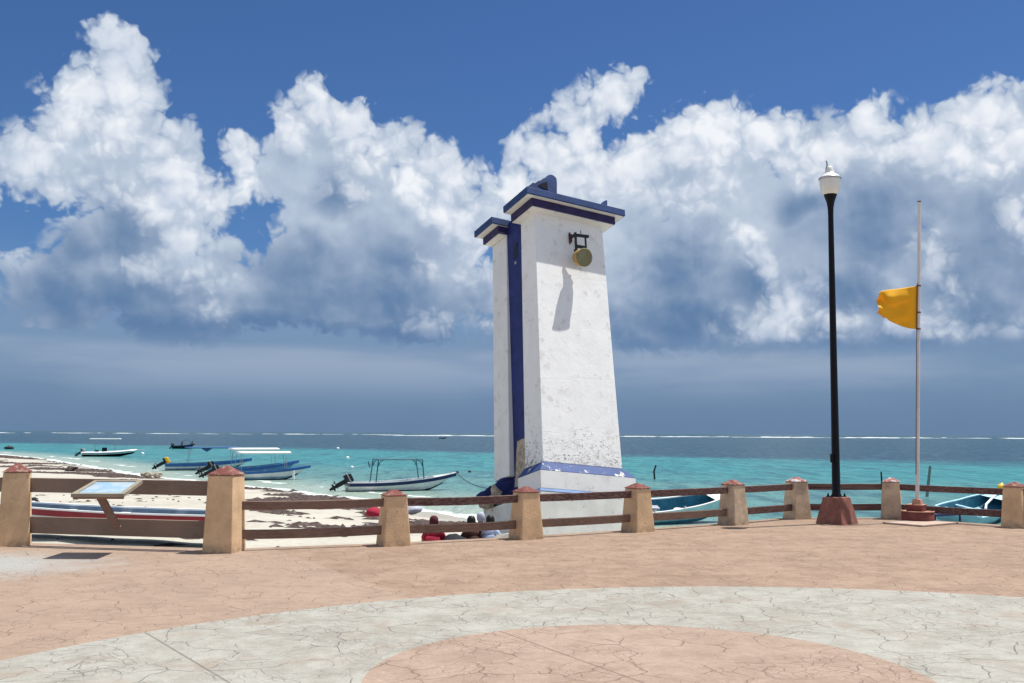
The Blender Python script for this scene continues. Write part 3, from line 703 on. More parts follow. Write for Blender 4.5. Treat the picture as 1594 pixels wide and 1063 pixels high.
tbox(MB(), -.235, 2.36, 1.50, 2.36, 6.112, 6.126).build('soffit', m_tower2, c2)
c3 = tbox(MB(), -.081, 2.2, 1.52, 2.30, 5.923, 6.111).build('side_lower_cornice', m_purple, tw, .01)
tbox(MB(), -.045, 2.17, 1.54, 2.27, 5.905, 5.922).build('soffit', m_tower2, c3)
# broken parapet stump and a small horn on the roof: outlines on the front of the roof slab, with depth
def onT(px, py, b):                              # ray meets the tower plane at local depth b
    d = ray(px, py); o = Vector((0, 0, CAMZ)); t = ((T0+TV*b)-o).dot(TV)/d.dot(TV); return o+d*t
pts = [onT(x, y, -.10) for x, y in ((823,291),(823.5,288.5),(828,285),(829.5,283.5),(833,284.5),(838,281),(842,280.2),(846,277),(851,275),(853,272.2),(857,271),(862,272.5),(866.5,277),(867.3,284),(867.3,301))]
st = MB().prism(pts, TV*.42).build('parapet_stump', m_corn, tw, .012)
pts = [onT(x, y, -.112) for x, y in ((838,288),(842,286),(848,283.5),(852,283),(852.5,291),(853,295.5),(846,293)) ]
MB().prism(pts, TV*.01).build('hollow_shade', m_black, st)  # thin black sheet stands for the shade inside the broken stump
pts = [onT(x, y, -.05) for x, y in ((936,318.5),(940.5,312.5),(944.5,311),(945.5,313),(945.5,321))]
MB().prism(pts, TV*.12).build('roof_horn', m_corn, tw, .005)
# plinth
e1 = .179
thexa(MB(), -e1, W_+.217, -e1, .78, -.216, -.01, W_+.01, -.01, .753, -.003).build('bevelled_ledge', m_ledge, tw, .006)
pl = tbox(MB(), -e1+.004, W_+.21, -e1+.004, .775, -.60, -.2165).build('plinth', m_tower2, tw, .012)
thexa(MB(), -e1-.06, W_+.26, -e1-.06, .80, -.665, -e1, W_+.215, -e1, .78, -.601).build('pale_ledge', m_pale, pl)
thexa(MB(), -e1-.16, W_+.34, -e1-.13, 2.35, -2.75, -e1-.055, W_+.25, -e1-.055, 2.25, -.666).build('base_wall', m_base, tw, .02)
# broken blue skirt and coral rubble at its left foot
def lump(c, r, seed, flat=.7):
    bm = bmesh.new(); bmesh.ops.create_icosphere(bm, subdivisions=2, radius=1)
    rs = random.Random(seed); o = Vector((rs.random()*50, rs.random()*50, 0)); V = []
    for v in bm.verts:
        q = v.co*(1+.55*noise.noise(v.co*1.3+o)+.2*noise.noise(v.co*3+o)); V.append(Vector(c)+Vector((q.x*r, q.y*r, q.z*r*flat)))
    Fs = [tuple(v.index for v in f.verts) for f in bm.faces]; bm.free(); return V, Fs
sk = [atY(x, y, 22.4) for x, y in ((796,737),(788,741),(779,745),(771,752),(763,754),(754,762),(748,764),(741,770),(738.5,779),(760,777),(780,777),(806,777),(812,760),(806,742))]
MB().prism(sk, Vector((.25, 1.3, -.12))).build('broken_skirt', m_towblue, tw, .02, jit=.05)
mb = MB(); rs = random.Random(4)
for k in range(70):
    px, py = rs.uniform(752, 802), rs.uniform(780, 797)
    if py > 786+(px-752)*.4: continue
    V, Fs = lump(atY(px, py, 22.3+rs.uniform(0, .3)), rs.uniform(.05, .13), k); mb.add(V, Fs)
for (px, py, r) in ((771,765,.10),(773,771,.12),(769,758.5,.06),(777,777,.11),(766,779,.10),(757,783,.10),(790,780,.08)):
    V, Fs = lump(atY(px, py, 22.2), r, px, 1.1); mb.add(V, Fs)
mb.build('rubble', m_rubble, tw)
fb = [atY(x, y, 22.5) for x, y in ((752,790),(764,785),(772,788),(806,776),(806,880),(770,880),(756,870))]
MB().prism(fb, Vector((.3, 1.4, 0))).build('broken_footing', m_base, tw, .03, jit=.05)

# ------------------------------------------------------------------ drum antenna bolted to the front
NF = -TV                                          # front of the tower
mt = onT(887, 371, tb*.93)
an = thing('drum_antenna', mt, 'round olive drum antenna on a black bracket high on the white tower front', 'antenna')
ax = Vector((.50, -.85, -.12)).normalized(); dc = atY(910, 400.5, (mt.y-.56)); r = .205
prof = [(r*.55, -.30),(r*.80, -.26),(r*.97, -.16),(r, 0),(r-.012, .003),(r-.014, -.01)]
MB().lathe(dc, prof, 28, ax).build('drum', m_drumy, an)
MB().lathe(dc, [(0, -.006),(r-.013, -.006)], 28, ax, False).lathe(dc, [(r-.012,.004),(r+.008,.004),(r+.008,-.02),(r-.001,-.02)], 28, ax).build('radome', m_drum, an)
MB().lathe(dc-ax*.26, [(0,-.12),(.05,-.12),(.055,.0)], 12, ax).build('feed_housing', m_black, an)
mb = MB(); back = dc-ax*.30
pm = mt+NF*.24
mb.beam(mt+NF*.0, pm, .05, .06).beam(mt+TW*.10+NF*.02, mt-TW*.10+NF*.02, .07, .05, NF)
mb.beam(pm+TW*.05, pm-TW*.42, .045, .045, NF).beam(pm+TU*-.02-TW*.02, pm+TU*.30-TW*.04+NF*.10, .05, .07)
mb.beam(pm+TU*.22+NF*.08-TW*.04, pm+TU*.22+NF*.08-TW*.34, .035, .035, NF).beam(pm-TW*.30, pm+TU*.22+NF*.08-TW*.33, .06, .07)
mb.beam(pm-TW*.38, back, .09, .09).beam(pm+TU*.12-TW*.03+NF*.05, pm+TU*.12+TW*.10+NF*.05, .015, .015, NF)
mb.build('bracket', m_black, an, .003)
MB().beam(mt+TW*.13+NF*.005-TU*.02, mt-TW*.16+NF*.005-TU*.02, .10, .02, TU).build('rusty_plate', m_oxide, an)

# ------------------------------------------------------------------ street lamp
lb = at(1309, 816.5); lb.y += .22; lb.z = 0
lamp = thing('street_lamp', lb, 'tall black street lamp with white acorn globe on a red concrete plinth', 'street lamp')
pr = R(48)
MB().frus(lb, -.02, .495, .285, .178, R(40)).build('plinth', m_plinth, lamp, .015)
mb = MB(); 
top = atY(1292.5, 303, lb.y+.02)
zt = top.z
base = Vector((lb.x, lb.y, .49))
ln = lambda t: base.lerp(top, t)
ds = [0,.004,.01,.012,.30,.62,.93,.955,.975,.99,1.0]; rr = [.10,.10,.085,.078,.068,.060,.050,.056,.075,.105,.125]
mb.tube([ln(t) for t in ds], rr, 20).build('pole', m_lampblk, lamp)
MB().box(ln(.0)+Vector((-.085,-.05,.72)), (.05,.07,.16)).build('access_cover', m_lampblk, lamp, .006)
MB().box(base+Vector((0,0,.008)), (.27,.27,.016), R(40)).build('base_plate', m_lampblk, lamp)
for k in range(4):
    a = R(40+45+90*k); p = base+Vector((math.cos(a)*.15, math.sin(a)*.15, 0))
    MB().tube([p, p+Vector((0,0,.07))], .013, 8).tube([p+Vector((0,0,.02)), p+Vector((0,0,.045))], .022, 6).build('bolt', m_lampblk, lamp)
gl = MB().lathe(top, [(.10,-.01),(.128,.004),(.152,.03),(.174,.08),(.189,.15),(.196,.23),(.197,.315)], 28).build('globe', m_globe, lamp)
gt = top+Vector((0,0,.315))
MB().lathe(gt, [(.197,-.02),(.212,-.02),(.214,.008),(.20,.02)], 28).build('rim', m_metal, lamp)
MB().lathe(gt, [(.20,.02),(.17,.055),(.11,.095),(.085,.11),(.08,.15),(.062,.21),(.045,.24),(0,.245)], 24).build('lid', m_globe, lamp)
fi = gt+Vector((-.035,0,.10))
MB().tube([fi+Vector((-.03,0,-.02)), fi+Vector((-.025,0,.08)), fi+Vector((-.012,0,.17)), fi+Vector((-.02,0,.23)), fi+Vector((-.035,0,.255))], [.022,.024,.016,.018,.01], 8).build('finial', m_metal, lamp)

# ------------------------------------------------------------------ flagpole and flag
fp = at(1429, 812.2); fp.z = 0
slab = [at(1374,815.3), at(1436,820.5), at(1492,815.8)]; far = slab[0]+slab[2]-slab[1]
mb = MB(); mb.prism([slab[0], slab[1], slab[2], far], (0,0,.035))
tag(mb.build('concrete_pad', m_slab, bevel=.006), kind='structure')
pole = thing('flagpole', fp+Vector((0,0,.035)), 'slim white flagpole on a stepped dark red and pink round base', 'flagpole')
MB().lathe(fp, [(.30,.03),(.292,.20),(.285,.205)], 36).build('round_step', m_oxide, pole)
MB().lathe(fp, [(.284,.205),(0,.206)], 36, smooth=False).lathe(fp, [(.300,.195),(.302,.212),(.284,.214)], 36).build('step_top', m_pink, pole)
MB().box(fp+Vector((-.02,0,.265)), (.30,.30,.115), R(52)).build('square_block', m_oxide, pole, .012)
MB().box(fp+Vector((-.02,0,.326)), (.305,.305,.012), R(52)).build('block_top', m_pink, pole)
MB().frus(fp+Vector((.0,0,0)), .332, .43, .085, .07, R(52)).build('socket', m_pink, pole, .01)
ptop = atY(1431, 314.5, fp.y)
pb = Vector((fp.x, fp.y, .42))
pq = lambda z: pb.lerp(ptop, (z-pb.z)/(ptop.z-pb.z))
MB().tube([pb, pq(2), pq(4), ptop], [.036,.035,.033,.031], 14).build('pole', m_polew, pole)
MB().tube([ptop, ptop+Vector((0,0,.02))], .036, 12).build('pole_cap', m_oxide, pole)
f1, f2 = atY(1427.6, 444.8, fp.y), atY(1426.6, 512, fp.y)
MB().tube([pq(f1.z+.05)+Vector((-.036,-.03,0)), pq(f2.z)+Vector((-.05,-.035,0)), pq(2.2)+Vector((-.045,-.03,0)), pq(.9)+Vector((-.038,-.02,0))], .006, 6).build('halyard', m_rope, pole)
for z in (f1.z, (f1.z+f2.z)/2-.1, f2.z):
    p = pq(z); MB().lathe(p, [(.034,-.014),(.044,-.012),(.044,.012),(.034,.014)], 14).build('ring', m_oxide, pole)
def flag():
    nu, nv = 44, 30
    topc = [(0,445),(.25,447.2),(.5,449.5),(.75,451),(.93,453),(1,457)]; botc = [(0,512),(.15,511.5),(.35,508.5),(.55,503.5),(.70,499),(.78,494.5),(.84,495),(.92,490),(1,487)]
    def ip(c, u):
        for (a, x), (b, y) in zip(c[:-1], c[1:]):
            if u <= b: return x+(y-x)*(u-a)/(b-a)
        return c[-1][1]
    V = []
    for j in range(nv+1):
        for i in range(nu+1):
            u, v = i/nu, j/nv
            px = 1427.4-61.2*u - .8*v*(1-u) + 2.0*math.sin(v*9+1)*u**6; py = ip(topc, u)*(1-v)+ip(botc, u)*v
            w = .055*math.sin(u*7.5-v*3.2+.5)*u**.7 + .045*math.sin(v*8+u*4.5)*u + .03*math.sin(11*v-9*u)*u*u+.05*noise.noise((u*3.2, v*3.5, 1))*min(1, u*3)
            if v < .22: w += .05*(1-v/.22)*math.sin(u*3.1)
            V.append(atY(px, py, fp.y-.01+w-.10*u))
    n = nu+1
    Fs = [(j*n+i, j*n+i+1, (j+1)*n+i+1, (j+1)*n+i) for j in range(nv) for i in range(nu)]
    mb = MB(); mb.add(V, Fs, True)
    o = mb.build('flag', m_flag, loc=f1)
    so_ = o.modifiers.new('s', 'SOLIDIFY'); so_.thickness = .003
    tag(o, 'plain yellow flag blowing to the left at half height of the white pole', 'flag')
    hem = MB().tube([V[j*n]+Vector((.004,0,0)) for j in range(0, nv+1, 5)], .008, 6).build('hem', m_oxide, o)
    MB().tube([V[j*n+nu] for j in range(0, nv+1, 3)], .0045, 5).build('edge_stitching', m_polew, o)
flag()

# ------------------------------------------------------------------ boats
def outboard(root, p, fwd, tilt=R(58), cowl=m_black, band=m_grey, s=1.):
    side = Vector((-fwd.y, fwd.x, 0)); upv = Vector((0,0,1))
    rot = Matrix.Rotation(tilt, 3, side)           # leg swings back and up
    dn = rot @ Vector((0,0,-1)); fw = rot @ fwd
    if dn.dot(fwd) > 0: rot = Matrix.Rotation(-tilt, 3, side); dn = rot @ Vector((0,0,-1)); fw = rot @ fwd
    up = -dn
    P = lambda f, u, w=0: p+(fw*f+up*u+side*w)*s
    def blk(mb, f0, f1, u0, u1, w0, w1, fs=0.):
        return mb.hexa([P(f0,u0,-w0),P(f1,u0,-w0),P(f1,u0,w0),P(f0,u0,w0),P(f0+fs,u1,-w1),P(f1-fs*.4,u1,-w1),P(f1-fs*.4,u1,w1),P(f0+fs,u1,w1)])
    m_ = MB(); blk(m_, -.42, .12, .02, .20, .14, .17); blk(m_, -.40, .10, .2005, .44, .17, .12, .05)
    mo = m_.build('outboard_motor', m_black, root, .03)
    c_ = MB(); blk(c_, -.425, .125, .17, .30, .176, .172); blk(c_, -.41, .11, .3005, .47, .172, .11, .07); c_.build('cowling', cowl, mo, .03)
    c_ = MB(); blk(c_, -.43, .13, .225, .285, .179, .178); c_.build('cowling_band', band, mo, .008)
    l_ = MB(); blk(l_, -.22, .02, -.55, .02, .07, .10); blk(l_, -.42, .06, -.56, -.53, .13, .13); blk(l_, -.17, .0, -.88, -.56, .035, .06)
    l_.tube([P(-.30,-.72), P(-.22,-.72), P(.06,-.72), P(.12,-.72)], [.035*s,.06*s,.06*s,.01*s], 8); blk(l_, -.15, -.02, -.98, -.88, .01, .03)
    l_.build('drive_leg', m_black, mo, .008)
    pr_ = MB()
    for k in range(3):
        a = k*2.094; ca, sa = math.cos(a), math.sin(a)
        q = [P(-.30, -.72+.03*ca, .03*sa), P(-.27, -.72+.17*math.cos(a-.4), .17*math.sin(a-.4)), P(-.30, -.72+.19*math.cos(a+.1), .19*math.sin(a+.1)), P(-.34, -.72+.16*math.cos(a+.5), .16*math.sin(a+.5))]
        pr_.prism(q, fw*.01)
    pr_.build('propeller', m_metal, mo)
    return mo
def boat(name, label, cat, stern, yaw, L=6.6, B=1.75, h=.62, rise=.55, dr=.10, cols=None, canopy=None, motor=None, pitch=0., group='open fishing boats along the shore', benches=3, stripe_h=.16, inner=True, flatbow=False, z0=None):
    hull_m, stripe_m, in_m, rail_m = cols
    stern = Vector(stern); root = thing(name, stern, label, cat, group)
    fw = Vector((math.cos(yaw), math.sin(yaw), 0)); sd = Vector((-math.sin(yaw), math.cos(yaw), 0))
    NS = 22
    def hw(t, k=1.): return B/2*(.90+.10*math.sin(math.pi*min(t/.5, 1)))*(1-max(0, (t-.42)/.58)**2.3)**.85 if t < .999 else .004
    def sheer(t): return h+rise*max(0, t-.12)**2.2
    def keel(t): return -dr+max(0, (t-.62)/.38)**2.1*(h+rise*.86+dr) if t > .62 else -dr
    def LP(t, w, z): return stern+fw*(t*L)+sd*w+Vector((0,0,z+pitch*t*L))
    ts = [i/NS for i in range(NS+1)]
    def section(t, inset=0.):
        w = max(hw(t)-inset, .003); k = keel(t)+inset; s_ = sheer(t)
        k = min(k, s_-.02)
        ch = k+(s_-k)*.30
        return [(-w, s_), (-w*.93, ch+(s_-ch)*.45), (-w*.80, ch), (0, k), (w*.80, ch), (w*.93, ch+(s_-ch)*.45), (w, s_)]
    V = []; 
    for t in ts:
        xo = t
        for (w, z) in section(t):
            # the stem rakes forward: lower points lie further aft near the bow
            f = (z-keel(t))/(sheer(t)-keel(t)+1e-4); V.append(LP(t, w, z))
    n = 7; Fs = [(i*n+j, (i+1)*n+j, (i+1)*n+j+1, i*n+j+1) for i in range(NS) for j in range(n-1)]
    Fs.append(tuple(range(n)))
    mb = MB(); mb.add(V, Fs, True)
    hu = mb.build('hull', hull_m, root)
    # dark bottom paint near the water
    V = []
    for t in ts[:-3]:
        w = hw(t)+.006; k = keel(t); s_ = sheer(t); ch = k+(s_-k)*.30; zt = max(k, min(ch, k+.13))
        f = (zt-k)/(ch-k); V += [LP(t, -w*.80*f-.004, zt), LP(t, 0, k-.006), LP(t, w*.80*f+.004, zt)]
    Fs = [(i*3+j, (i+1)*3+j, (i+1)*3+j+1, i*3+j+1) for i in range(len(ts)-4) for j in (0, 1)]
    MB().add(V, Fs).build('bottom_paint', m_antif, hu)
    # inside
    V = []
    for t in ts:
        tt = min(max(t, .012), .97); w = max(hw(tt)-.05, .003); s_ = sheer(tt)-.004; fl = max(keel(tt)+.16, -.02); fl = min(fl, s_-.03)
        V += [LP(tt, -w, s_), LP(tt, -w*.86, fl), LP(tt, w*.86, fl), LP(tt, w, s_)]
    Fs = [(i*4+j, i*4+j+1, (i+1)*4+j+1, (i+1)*4+j) for i in range(NS) for j in range(3)]+[(0,1,2,3)]
    MB().add(V, Fs).build('inside', in_m, root)
    # gunwale cap and coloured strake
    def strip(nm, mt_, o0, o1, z0_, z1_, par, fill=False):
        m_ = MB()
        for sg in (-1, 1):
            V = []
            for t in ts:
                w = hw(t); s_ = sheer(t); g = max(.1, min(1, (1-t)*9))
                V += [LP(t, sg*(w+o0), s_+z0_), LP(t, sg*(w+o1), s_+z0_), LP(t, sg*(w+o1), s_+z1_), LP(t, sg*(w+o0), s_+z1_)]
            Fs = [(i*4+j, (i+1)*4+j, (i+1)*4+(j+1) % 4, i*4+(j+1) % 4) for i in range(NS) for j in range(4)]+[(0,1,2,3),(NS*4,NS*4+1,NS*4+2,NS*4+3)]
            m_.add(V, Fs)
        w = hw(0); s_ = sheer(0)
        m_.hexa([LP(q, u, s_+v) for v in (z0_, z1_) for q, u in ((-.002,-w-o1),(.008,-w-o1),(.008,w+o1),(-.002,w+o1))])
        return m_.build(nm, mt_, par)
    strip('gunwale', rail_m, -.052, .022, -.012, .028, root)
    strip('strake', stripe_m, -.02, .014, -stripe_h, -.013, hu)
    for k in range(benches):
        t = (.22, .42, .62, .78)[k]; w = hw(t)*.90; MB().box(LP(t, 0, sheer(t)-.14), (.26, w*2, .05), yaw).build('bench', rail_m, root, .01)
    # foredeck
    t0 = .80; V = [LP(t0, -hw(t0)+.04, sheer(t0)-.02), LP(t0, hw(t0)-.04, sheer(t0)-.02)]
    m_ = MB(); row = []
    for t in (.80, .85, .9, .95, .985):
        row += [LP(t, -hw(t)+.03, sheer(t)-.015), LP(t, hw(t)-.03, sheer(t)-.015)]
    m_.add(row, [(2*i, 2*i+1, 2*i+3, 2*i+2) for i in range(4)]).build('foredeck', rail_m if inner else in_m, root)
    if canopy:
        t0, t1, z, mt_, pm_, th, kind = canopy
        m_ = MB(); n_ = 4 if kind != 'frame' else 4
        pts = []
        for (t, wv) in ((t0+.03, 1), (t0+.03, -1), (t1-.03, 1), (t1-.03, -1)):
            a_ = LP(t+(.0), wv*hw(t)*.93, sheer(t)); b_ = LP(t*.9+(t0+t1)/2*.1, wv*B*.42, z)
            MB().tube([a_, b_], .036 if kind == 'frame' else .02, 8).build('canopy_post', pm_, root)
            pts.append(b_)
        if kind == 'frame':
            m_ = MB(); r = .036
            A, B_, C, D = pts
            m_.tube([A, C], r, 8).tube([B_, D], r, 8).tube([A, B_], r, 8).tube([C, D], r, 8)
            m_.tube([A.lerp(C, .34), B_.lerp(D, .34)], r*.8, 8).tube([A.lerp(C, .67), B_.lerp(D, .67)], r*.8, 8)
            for (P_, Q) in ((A, C), (B_, D), (C, A), (D, B_)):
                dd = (Q-P_).normalized(); m_.tube([P_+Vector((0,0,-.38)), P_+dd*.08+Vector((0,0,-.16)), P_+dd*.28+Vector((0,0,-.03)), P_+dd*.42], r*.8, 6)
            m_.build('canopy_frame', pm_, root)
        else:
            V = []; nx, ny = 10, 6
            for i in range(nx+1):
                for j in range(ny+1):
                    u, v = i/nx, j/ny; sg = 0 if kind != 'sag' else -.14*math.exp(-((u-.4)/.10)**2)
                    V.append(LP(t0+(t1-t0)*u, (v-.5)*B*1.05, z+th/2+.02+.05*math.sin(math.pi*v)+sg*abs(math.sin(math.pi*v*1)) ))
            Fs = [(i*(ny+1)+j, (i+1)*(ny+1)+j, (i+1)*(ny+1)+j+1, i*(ny+1)+j+1) for i in range(nx) for j in range(ny)]
            o = MB().add(V, Fs, True).build('canopy', mt_, root); q = o.modifiers.new('s', 'SOLIDIFY'); q.thickness = th; q.offset = 0
            if kind == 'sag':
                q0 = LP(t0+(t1-t0)*.31, -B*.5, z); q1 = LP(t0+(t1-t0)*.52, -B*.5, z); q2 = LP(t0+(t1-t0)*.41, -B*.5, z-.28)
                MB().prism([q0, q1, q2], sd*.5).build('canopy_fold', mt_, o)
    if L < 8 and hull_m is not m_black:
        q = LP(.10, .25, sheer(.1)-.22); MB().box(q, (.42,.28,.26), yaw+.1).build('fuel_tank', m_red, root, .04)
        q = LP(.52, -.2, sheer(.5)-.30); MB().lathe(q, [(.10,0),(.22,.0),(.25,.06),(.22,.12),(.10,.12)], 14).build('rope_coil', m_canvas, root)
        q = LP(.33, .1, sheer(.33)-.20); MB().box(q, (.5,.36,.28), yaw-.2).build('tackle_box', m_grey, root, .02)
        for t in (.25, .5, .93): MB().tube([LP(t, -hw(t)+.02, sheer(t)+.02), LP(t, -hw(t)+.02, sheer(t)+.09), LP(t+.015, -hw(t)+.02, sheer(t)+.09)], .018, 6).build('cleat', m_metal, root)
    if motor:
        outboard(root, LP(-.01, motor.get('w', 0), sheer(0)-.02), fw, motor.get('tilt', R(60)), motor.get('cowl', m_black), motor.get('band', m_grey), motor.get('s', 1.))
    return root, LP
def seat(px, py, z=SEA): p = at(px, py, z); return p
WB = dict()
# main boat
ps = seat(540, 764.5)
root, LP = boat('fishing_boat', 'white fishing boat with dark navy strake and bare teal canopy frame near the beach', 'boat', ps+Vector((0,0,.0)), R(20), L=6.7, B=1.8, h=.50, rise=.70, dr=.10,
    cols=(m_white, m_navy, m_inw, m_canvas), canopy=(.20, .70, 1.85, m_teal, m_teal, .03, 'frame'), motor=dict(tilt=R(62), s=1.05), stripe_h=.20, group='fishing boats moored along the beach')
mr = [LP(.99, 0, .72), LP(1.06, -.3, .25), LP(1.10, -.8, -.02)]
tag(MB().tube([LP(1.0,0,1.0), LP(1.07,-.6,.5), LP(1.15,-1.3,.22), LP(1.28,-2.0,.06), LP(1.42,-2.6,-.01)], .022, 6).build('mooring_rope', m_rope, loc=LP(1.42,-2.6,0)), 'dark mooring rope running from the bow of the navy striped boat into the water', 'rope')
# blue boat with yellow motor
ps = seat(257, 732)
boat('fishing_boat', 'blue and white fishing boat with sagging blue canopy and yellow motor', 'boat', ps, R(22), L=7.5, B=1.9, h=.60, rise=.60, dr=.10,
    cols=(m_white, m_blue, m_in, m_ltblue), canopy=(.22, .80, 1.92, m_bluecan, m_metal, .09, 'sag'), motor=dict(tilt=R(62), cowl=m_yellow, band=m_yellow, s=1.15), stripe_h=.26, group='fishing boats moored along the beach')
# two pale canopied boats behind the tall fence post
ps = seat(328, 741)
boat('fishing_boat', 'blue fishing boat with white canopy moored behind the nearer white canopied boat', 'boat', seat(326, 741), R(26), L=7.0, B=1.8, h=.62, rise=.75, dr=.10,
    cols=(m_ltblue, m_blue, m_in, m_ltblue), canopy=(.22, .74, 1.97, m_canvas, m_metal, .14, 'roof'), motor=dict(tilt=R(62), s=1.1), stripe_h=.22, group='fishing boats moored along the beach')
ps = seat(333, 747.5)
root, LP = boat('fishing_boat', 'white hulled boat with blue gunwale and white canopy, nearest of the three moored together', 'boat', ps, R(20), L=6.8, B=1.8, h=.60, rise=.55, dr=.10,
    cols=(m_white, m_blue, m_in, m_ltblue), canopy=(.23, .77, 1.85, m_canvas, m_metal, .13, 'roof'), motor=dict(tilt=R(66), s=1.05), stripe_h=.18, group='fishing boats moored along the beach')
for q, w in ((.80, 0),):
    MB().tube([LP(q, -.90, .68), LP(q, -.92, .05)], .09, 10).build('fender', m_canvas, root)
# rigid inflatable far left
ps = seat(128, 710.5)
def rib():
    yaw = R(14); fw = Vector((math.cos(yaw), math.sin(yaw), 0)); sd = Vector((-fw.y, fw.x, 0)); L, B = 9.2, 2.6
    root = thing('inflatable_boat', ps, 'white and grey rigid inflatable boat with flat white sunshade, moored farthest left', 'boat', 'fishing boats moored along the beach')
    P = lambda a, w, z: ps+fw*a+sd*w+Vector((0,0,z))
    for sg in (-1, 1):
        MB().tube([P(0,sg*1.05,.55), P(3,sg*1.1,.55), P(6,sg*1.05,.72), P(7.8,sg*.6,.95), P(8.4,0,1.02)], [.24,.26,.26,.23,.2], 14).build('tube', m_white, root)
        MB().tube([P(.2,sg*1.31,.52), P(3,sg*1.37,.52), P(6,sg*1.32,.69), P(7.7,sg*.84,.93)], .05, 6).build('rubbing_strake', m_navy, root)
    mb = MB(); V = []
    for a, w, z, k in ((0,1.0,.5,-.08),(3,1.05,.5,-.08),(6,.95,.6,.02),(7.8,.4,.8,.45),(8.3,.03,.9,.8)): V += [P(a,-w,z), P(a,0,k), P(a,w,z)]
    mb.add(V, [(3*i+j, 3*i+3+j, 3*i+4+j, 3*i+1+j) for i in range(4) for j in (0,1)]+[(0,1,2)]).build('hull', m_black, root)
    mb = MB(); mb.box(P(3.0,0,.52), (6,1.7,.05), yaw).build('floor', m_grey, root)
    MB().prism([P(8.0,-.35,.98), P(9.7,-.15,.98), P(9.7,.15,.98), P(8.0,.35,.98)], Vector((0,0,.13))).build('bow_step', m_canvas, root)
    MB().box(P(3.4,0,1.0), (.7,.7,.95), yaw).build('console', m_dark, root, .05)
    MB().box(P(2.2,0,.8), (.5,.9,.5), yaw).build('seat', m_dark, root, .05)
    for a, w in ((1.9,.7),(1.9,-.7),(5.0,.7),(5.0,-.7)): MB().tube([P(a,w,.6), P(a,w,2.85)], .03, 6).build('shade_post', m_metal, root)
    MB().box(P(3.5,0,2.9), (4.7,1.9,.16), yaw).build('sunshade', m_canvas, root, .05)
    outboard(root, P(-.05,0,.7), fw, R(55), m_grey, m_grey, 1.3)
    root.scale = (.82, .82, .82)
rib()
# far dark boat with two people, and the tiniest one on the reef line
ps = atY(269, 688, 200); ps.z = SEA+.05
far1, LPF = boat('fishing_boat', 'dark fishing boat far out with two people aboard and a low hoop', 'boat', ps, R(3), L=4.4, B=1.5, h=.55, rise=.5, cols=(m_black, m_navy, m_black, m_black), motor=dict(tilt=R(30), s=1.), group='fishing boats far out', benches=2)
far1.scale = (1,1,1)
MB().tube([LPF(.40,.6,.5), LPF(.42,.6,1.5), LPF(.58,.6,1.75), LPF(.74,.6,1.5), LPF(.76,.6,.6)], .03, 6).build('hoop', m_black, far1)
ps = atY(683, 681, 560); ps.z = SEA+.1
boat('fishing_boat', 'tiny pale boat on the horizon just left of the tower', 'boat', ps, R(2), L=4.9, B=1.6, h=.9, rise=.4, cols=(m_grey, m_canvas, m_in, m_canvas), canopy=(.2,.75,1.9,m_canvas,m_metal,.2,'roof'), group='fishing boats far out', benches=1)
# beached boat with the red strake behind the tall fence
zb = -1.10
a_ = at(334, 846, zb); b_ = at(-100, 829, zb)
yawb = math.atan2(b_.y-a_.y, b_.x-a_.x)
boat('fishing_boat', 'pale grey boat with dark red strake lying on the sand behind the tall fence', 'boat', Vector((a_.x, a_.y+.8, zb+.12)), yawb, L=8.2, B=1.7, h=.54, rise=.25, dr=.10,
    cols=(m_aqua, m_red, m_greyblue, m_canvas), stripe_h=.17, group='fishing boats beside the plaza fence')
# light blue boat just right of the tower
ps = at(940, 806, SEA)
aq, LPA = boat('fishing_boat', 'pale aqua boat with blue inside afloat just right of the tower', 'boat', Vector((ps.x, 38.4, SEA+.02)), R(22), L=5.4, B=1.55, h=.62, rise=.62, dr=.06, pitch=.03,
    cols=(m_aqua, m_aqua, m_tealin, m_white), benches=1, stripe_h=.05, group='fishing boats beside the plaza fence')
# boat at far right, stern away with a yellow tipped motor
pb_ = at(1487, 820, SEA); pe = at(1563, 799, SEA); yw = math.atan2(pe.y-pb_.y, pe.x-pb_.x)
rt, LPR = boat('fishing_boat', 'pale aqua boat with blue inside and yellow bundle beyond the right end of the fence', 'boat', Vector((pb_.x, pb_.y, SEA+.02)), yw, L=7.2, B=1.9, h=.55, rise=.62, dr=.08,
    cols=(m_aqua, m_aqua, m_tealin, m_aqua), stripe_h=.05, benches=2, group='fishing boats beside the plaza fence')
V, Fs = lump(LPR(.95, 0, 1.22), .17, 21, 1.0)
MB().add(V, Fs, True).build('bundle', m_yellow, rt)
MB().tube([LPR(.92,0,1.1), LPR(.70,.1,.55), LPR(.5,-.2,.5)], .05, 6).build('oar', m_canvas, rt)
MB().box(LPA(.985, 0, .98), (.35,.12,.22), R(22)).build('bow_cap', m_red, aq, .02)
from mathutils import Quaternion
def roll(o, yaw, ang): o.rotation_mode = 'QUATERNION'; o.rotation_quaternion = Quaternion(Vector((math.cos(yaw), math.sin(yaw), 0)), ang)
roll(rt, yw, R(12)); roll(aq, R(24), R(14))
# small landing with dark rail beyond the flagpole
lnd = thing('landing_rail', at(1478, 812, -.6), 'low dark blue steel rail and step beyond the fence by the flagpole', 'rail')
q = [atY(1455, 802, 21.2), atY(1494, 800, 21.4)]
MB().tube([q[0], q[1], q[1]+Vector((0,0,-.42))], .03, 8).tube([q[0]+Vector((0,0,-.18)), q[1]+Vector((0,0,-.18))], .02, 8).tube([q[0], q[0]+Vector((0,0,-.8))], .03, 8).build('rail', m_navy, lnd)
MB().box(((q[0]+q[1])/2+Vector((0,.3,-.42))), (.75,.5,.05), .2).build('step', m_stake, lnd)

